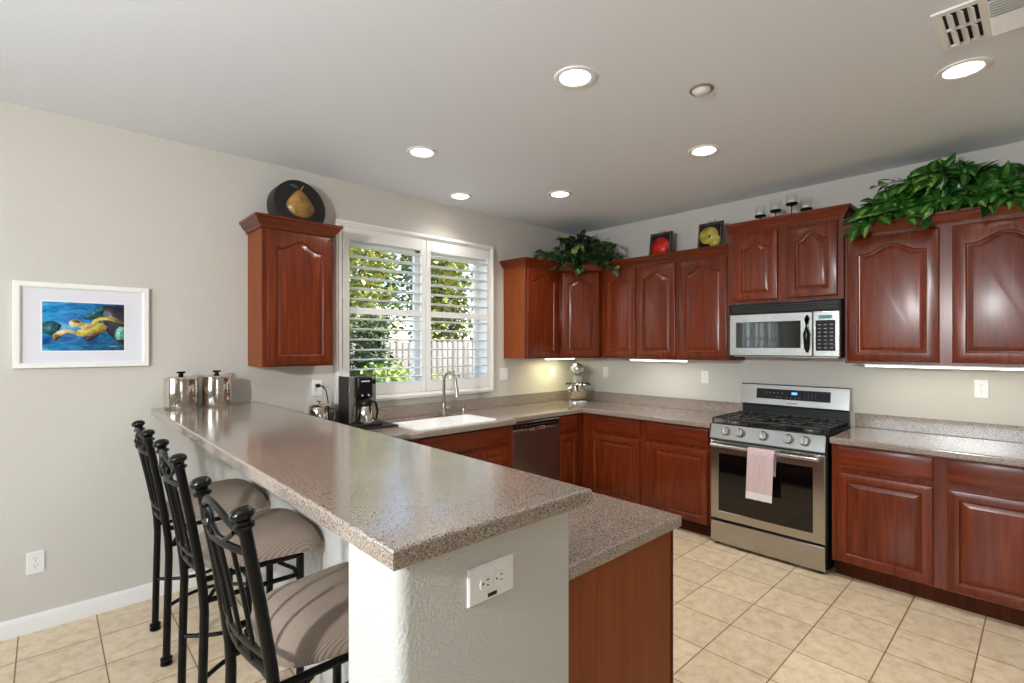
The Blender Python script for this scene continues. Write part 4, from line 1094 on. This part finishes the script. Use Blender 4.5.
# ------------------------------------------------------------------ bar stools (built facing +x, origin on the floor)
def make_stool(label):
    t = thing('bar_stool', label, 'stool', (0, 0, 0), 'black iron bar stools')
    rp = .0158
    for sy in (-1, 1):
        y = sy * .195
        path = [(-.190, y, .02), (-.186, y, .25), (-.180, y, .52), (-.184, y, .60), (-.196, y, .70), (-.222, y * .99, .87), (-.258, y * .98, 1.072)]
        lg = MB().tube(path, rp, 14).build('rear_post', 'iron', t)
        MB().lathe([(.014, .0), (.025, .003), (.025, .012), (.017, .016), (.017, .020), (.025, .024), (.025, .033), (.016, .038)], (-.190, y, 0), 20).build('foot', 'iron', lg)
        mt = Matrix.Translation((-.258, y * .98, 1.072)) @ Matrix.Rotation(math.radians(-9), 4, 'Y')
        MB().lathe([(.024, -.004), (.025, .0), (.024, .004), (.018, .006), (.017, .014), (.022, .019), (.028, .024), (.0295, .031), (.027, .039), (.018, .046), (.007, .049), (.001, .0495)], n=22, mat=mt).build('finial', 'black', lg)
        y = sy * .20
        lg = MB().tube([(.165, y, .02), (.165, y, .64)], .0155, 14).build('front_leg', 'iron', t)
        MB().lathe([(.014, .0), (.024, .003), (.024, .012), (.016, .016), (.016, .020), (.024, .024), (.024, .033), (.015, .038)], (.165, y, 0), 20).build('foot', 'iron', lg)
    def bx(z):                                            # x of the back plane at height z
        ks = [(.52, -.180), (.60, -.184), (.70, -.196), (.87, -.222), (1.072, -.258)]
        for (a, xa), (b, xb) in zip(ks, ks[1:]):
            if z <= b: return xa + (xb - xa) * (z - a) / (b - a)
        return xb
    def bow(z, amp, n=13, dz=lambda u: 0):
        return [(bx(z) - amp * math.cos(u * PI / 2) , .19 * u, z + dz(u)) for u in [-1 + 2 * k / (n - 1) for k in range(n)]]
    MB().tube(bow(1.000, .030), .010, 8, flat=(.7, 1.2)).build('top_rail', 'iron', t)
    MB().tube(bow(1.046, .030, 21, lambda u: .050 * (.5 + .5 * math.cos(PI * u)) ** .8), .010, 8, flat=(.7, 1.2)).build('crest_rail', 'iron', t)
    xc = bx(1.046) - .032
    mb = MB(); mb.tube([(xc, .026 * math.cos(2 * PI * k / 20), 1.044 + .033 * math.sin(2 * PI * k / 20)) for k in range(20)], .0055, 8, closed=True)
    for sy in (-1, 1):
        mb.tube([(xc, sy * .03, 1.044), (xc + .004, sy * .06, 1.022), (xc + .008, sy * .10, 1.019), (xc + .014, sy * .13, 1.034), (xc + .016, sy * .15, 1.048)], .006, 8)
    rg = mb.build('scroll', 'iron', t)
    MB().lathe([(.001, -.013), (.009, -.009), (.0125, 0), (.009, .009), (.001, .013)], (xc, 0, 1.044), 16).build('ball', 'black', rg)
    MB().tube(bow(.725, .022), .009, 8, flat=(.7, 1.2)).build('lower_rail', 'iron', t)
    MB().tube(bow(.675, .018), .009, 8, flat=(.7, 1.2)).build('lower_rail', 'iron', t)
    for y in (-.09, 0, .09): MB().tube([(bx(.675) - .018 * math.cos(y / .19 * PI / 2), y, .675), (bx(.725) - .022 * math.cos(y / .19 * PI / 2), y, .725)], .006, 8).build('rail_strut', 'iron', t)
    for y in (-.115, -.04, .04, .115):
        c_ = math.cos(y / .19 * PI / 2)
        MB().tube([(bx(.725) - .022 * c_, y, .725), (bx(.86) - .026 * c_, y, .86), (bx(1.0) - .030 * c_, y, 1.0)], .0062, 8).build('spindle', 'iron', t)
    # seat
    N = 56; mb = MB(); L = []
    def plan(k, grow):
        a = 2 * PI * k / N; c_, s_ = math.cos(a), math.sin(a); e = .40
        x = math.copysign(abs(c_) ** e, c_); y = math.copysign(abs(s_) ** e, s_)
        X = .055 + .215 * x * grow; wy = .205 + .028 * x
        return X, y * wy * grow
    for grow, z in ((.985, .6525), (1.0, .6535), (1.002, .660), (.992, .676), (.968, .696), (.92, .716), (.83, .735), (.68, .750), (.46, .761), (.2, .767), (.04, .768)):
        L.append([Vector((plan(k, grow)[0], plan(k, grow)[1], z)) for k in range(N)])
    mb.loops(L).build('seat_cushion', 'fabric', t, 60)
    mb = MB()
    for a, b in (((-.178, -.19, .640), (.165, -.20, .640)), ((-.178, .19, .640), (.165, .20, .640)), ((.165, -.20, .640), (.165, .20, .640)), ((-.178, -.19, .640), (-.178, .19, .640))): mb.tube([a, b], .0115, 8)
    mb.build('seat_frame', 'iron', t)
    for sy in (-1, 1):
        MB().tube([(-.178, sy * .192, .56), (.165, sy * .20, .56)], .010, 8).build('stretcher', 'iron', t)
        MB().tube([(-.186 + .351 * k / 14, sy * (.192 + .008 * k / 14 - .10 * math.sin(PI * k / 14)), .27) for k in range(15)], .009, 8).build('curved_stretcher', 'iron', t)
        MB().tube([(.161, sy * .20, .54), (.14, sy * .20, .59), (.08, sy * .20, .632)], .008, 8).build('brace', 'iron', t)
        MB().tube([(-.178, sy * .192, .54), (-.15, sy * .192, .59), (-.09, sy * .192, .632)], .008, 8).build('brace', 'iron', t)
    MB().tube([(.165, -.20, .30), (.165, .20, .30)], .010, 8).build('stretcher', 'iron', t)
    return t
st = make_stool('black iron bar stool with taupe cushion farthest from the camera, next to the wall')
st.location = (-3.777, -.621, 0); st.rotation_euler = (0, 0, -.02)
dup(st, (-3.777, -1.334, 0), -.01, 'middle one of the three black iron bar stools along the bar')
dup(st, (-3.785, -2.130, 0), .03, 'black iron bar stool nearest the camera, beside the white end column')

# ------------------------------------------------------------------ outdoors
gz = -.25
struct(MB().box(-14, .3, gz - .1, 16, 22, gz), 'ground', 'soil_grass')
fn = thing('wooden_fence', 'weathered grey wooden board fence outside behind the window', 'fence', (1.5, 5.4, gz), world=True)
R.seed(5)
mb = MB(); x = -3.0
while x < 8.5:
    h = 1.60 + rnd(-.015, .015)
    mb.loops([[Vector((x + a, 5.4 + d, z)) for a, z in ((0, gz), (.135, gz), (.135, h - .03), (.105, h), (.03, h), (0, h - .03))] for d in (0, .018)])
    x += .142
mb.build('boards', 'fence', fn, 0)
for z in (.1, .75, 1.35): MB().box(-3, 5.42, z, 8.6, 5.46, z + .09).build('rail', 'fence', fn)
for x in (-2.9, -.6, 1.7, 4.0, 6.3, 8.5): MB().box(x, 5.42, gz, x + .1, 5.52, 1.62).build('post', 'fence', fn)
def tree(name, label, x, y, cz, rx, rz_, n, ls, mat, seed, group, cat='tree'):
    R.seed(seed)
    t = thing(name, label, cat, (x, y, gz), group, world=True)
    mb = MB(); top = cz
    mb.tube([(x, y, gz), (x + .05, y, gz + (top - gz) * .5), (x - .03, y + .03, top)], [.09 if cat == 'tree' else .03, .07 if cat == 'tree' else .02, .03 if cat == 'tree' else .01], 8)
    for k in range(7):
        a = rnd(0, 2 * PI); mb.tube([(x, y, gz + (top - gz) * rnd(.4, .8)), (x + rx * .6 * math.cos(a), y + rx * .6 * math.sin(a), top + rz_ * rnd(-.3, .5))], [.03 if cat == 'tree' else .012, .01], 6)
    mb.build('trunk', 'bark', t)
    mb = MB(); bm = mb.bm
    clumps = [(Vector((rnd(-1, 1), rnd(-1, 1), rnd(-1, 1)))) for _ in range(26)]
    for _ in range(n):
        while True:
            q = R.choice(clumps) * .8 + Vector((R.gauss(0, .22), R.gauss(0, .22), R.gauss(0, .22)))
            if q.length < 1.12: break
        p = Vector((x + q.x * rx, y + q.y * rx, max(gz + .05, cz + q.z * rz_)))
        d = Vector((rnd(-1, 1), rnd(-1, 1), rnd(-.8, .5))).normalized(); sd_ = d.cross(Vector((rnd(-.5, .5), rnd(-.5, .5), 1))).normalized(); nn = sd_.cross(d)
        L = ls * rnd(.6, 1.3)
        a, b, c_, e = (bm.verts.new(v_) for v_ in (p, p + d * L * .5 + sd_ * L * .32 + nn * L * .08, p + d * L, p + d * L * .5 - sd_ * L * .32 + nn * L * .08))
        bm.faces.new((a, b, c_)); bm.faces.new((a, c_, e))
    mb.build('foliage', mat, t, 0)
GT = 'trees and shrubs behind the window'
tree('garden_tree', 'yellow-green sunlit tree seen through the left shutter', .4, 7.0, 3.1, 1.15, 2.0, 2800, .19, 'tree_a', 21, GT)
tree('garden_tree', 'bright yellow-green tree behind the middle of the window', 3.1, 7.0, 3.2, 1.15, 2.1, 2800, .19, 'tree_a', 22, GT)
tree('garden_tree', 'green tree near the fence at the far right of the window', 5.8, 7.1, 3.2, 1.15, 2.2, 2800, .19, 'tree_b', 23, GT)
tree('garden_tree', 'green tree standing back between the two yellow-green trees', 2.2, 9.7, 3.4, 1.2, 2.4, 2800, .20, 'tree_b', 24, GT)
tree('garden_tree', 'green tree standing back behind the right shutter', 4.9, 9.8, 3.5, 1.2, 2.4, 2800, .20, 'tree_b', 29, GT)
tree('garden_shrub', 'dark green shrub at the left edge of the window in front of the fence', -.35, 4.5, 1.15, .6, 1.0, 2400, .11, 'tree_c', 25, GT, 'shrub')
tree('garden_shrub', 'lime green shrub low in the left shutter', -.75, 2.9, .75, .5, .55, 1800, .085, 'shrub', 27, GT, 'shrub')
tree('garden_shrub', 'yellowish shrub low in front of the fence near the window middle', .75, 3.7, .45, .5, .6, 1800, .085, 'tree_a', 28, GT, 'shrub')

for o in bpy.data.objects:
    if '_o' in o: del o['_o']
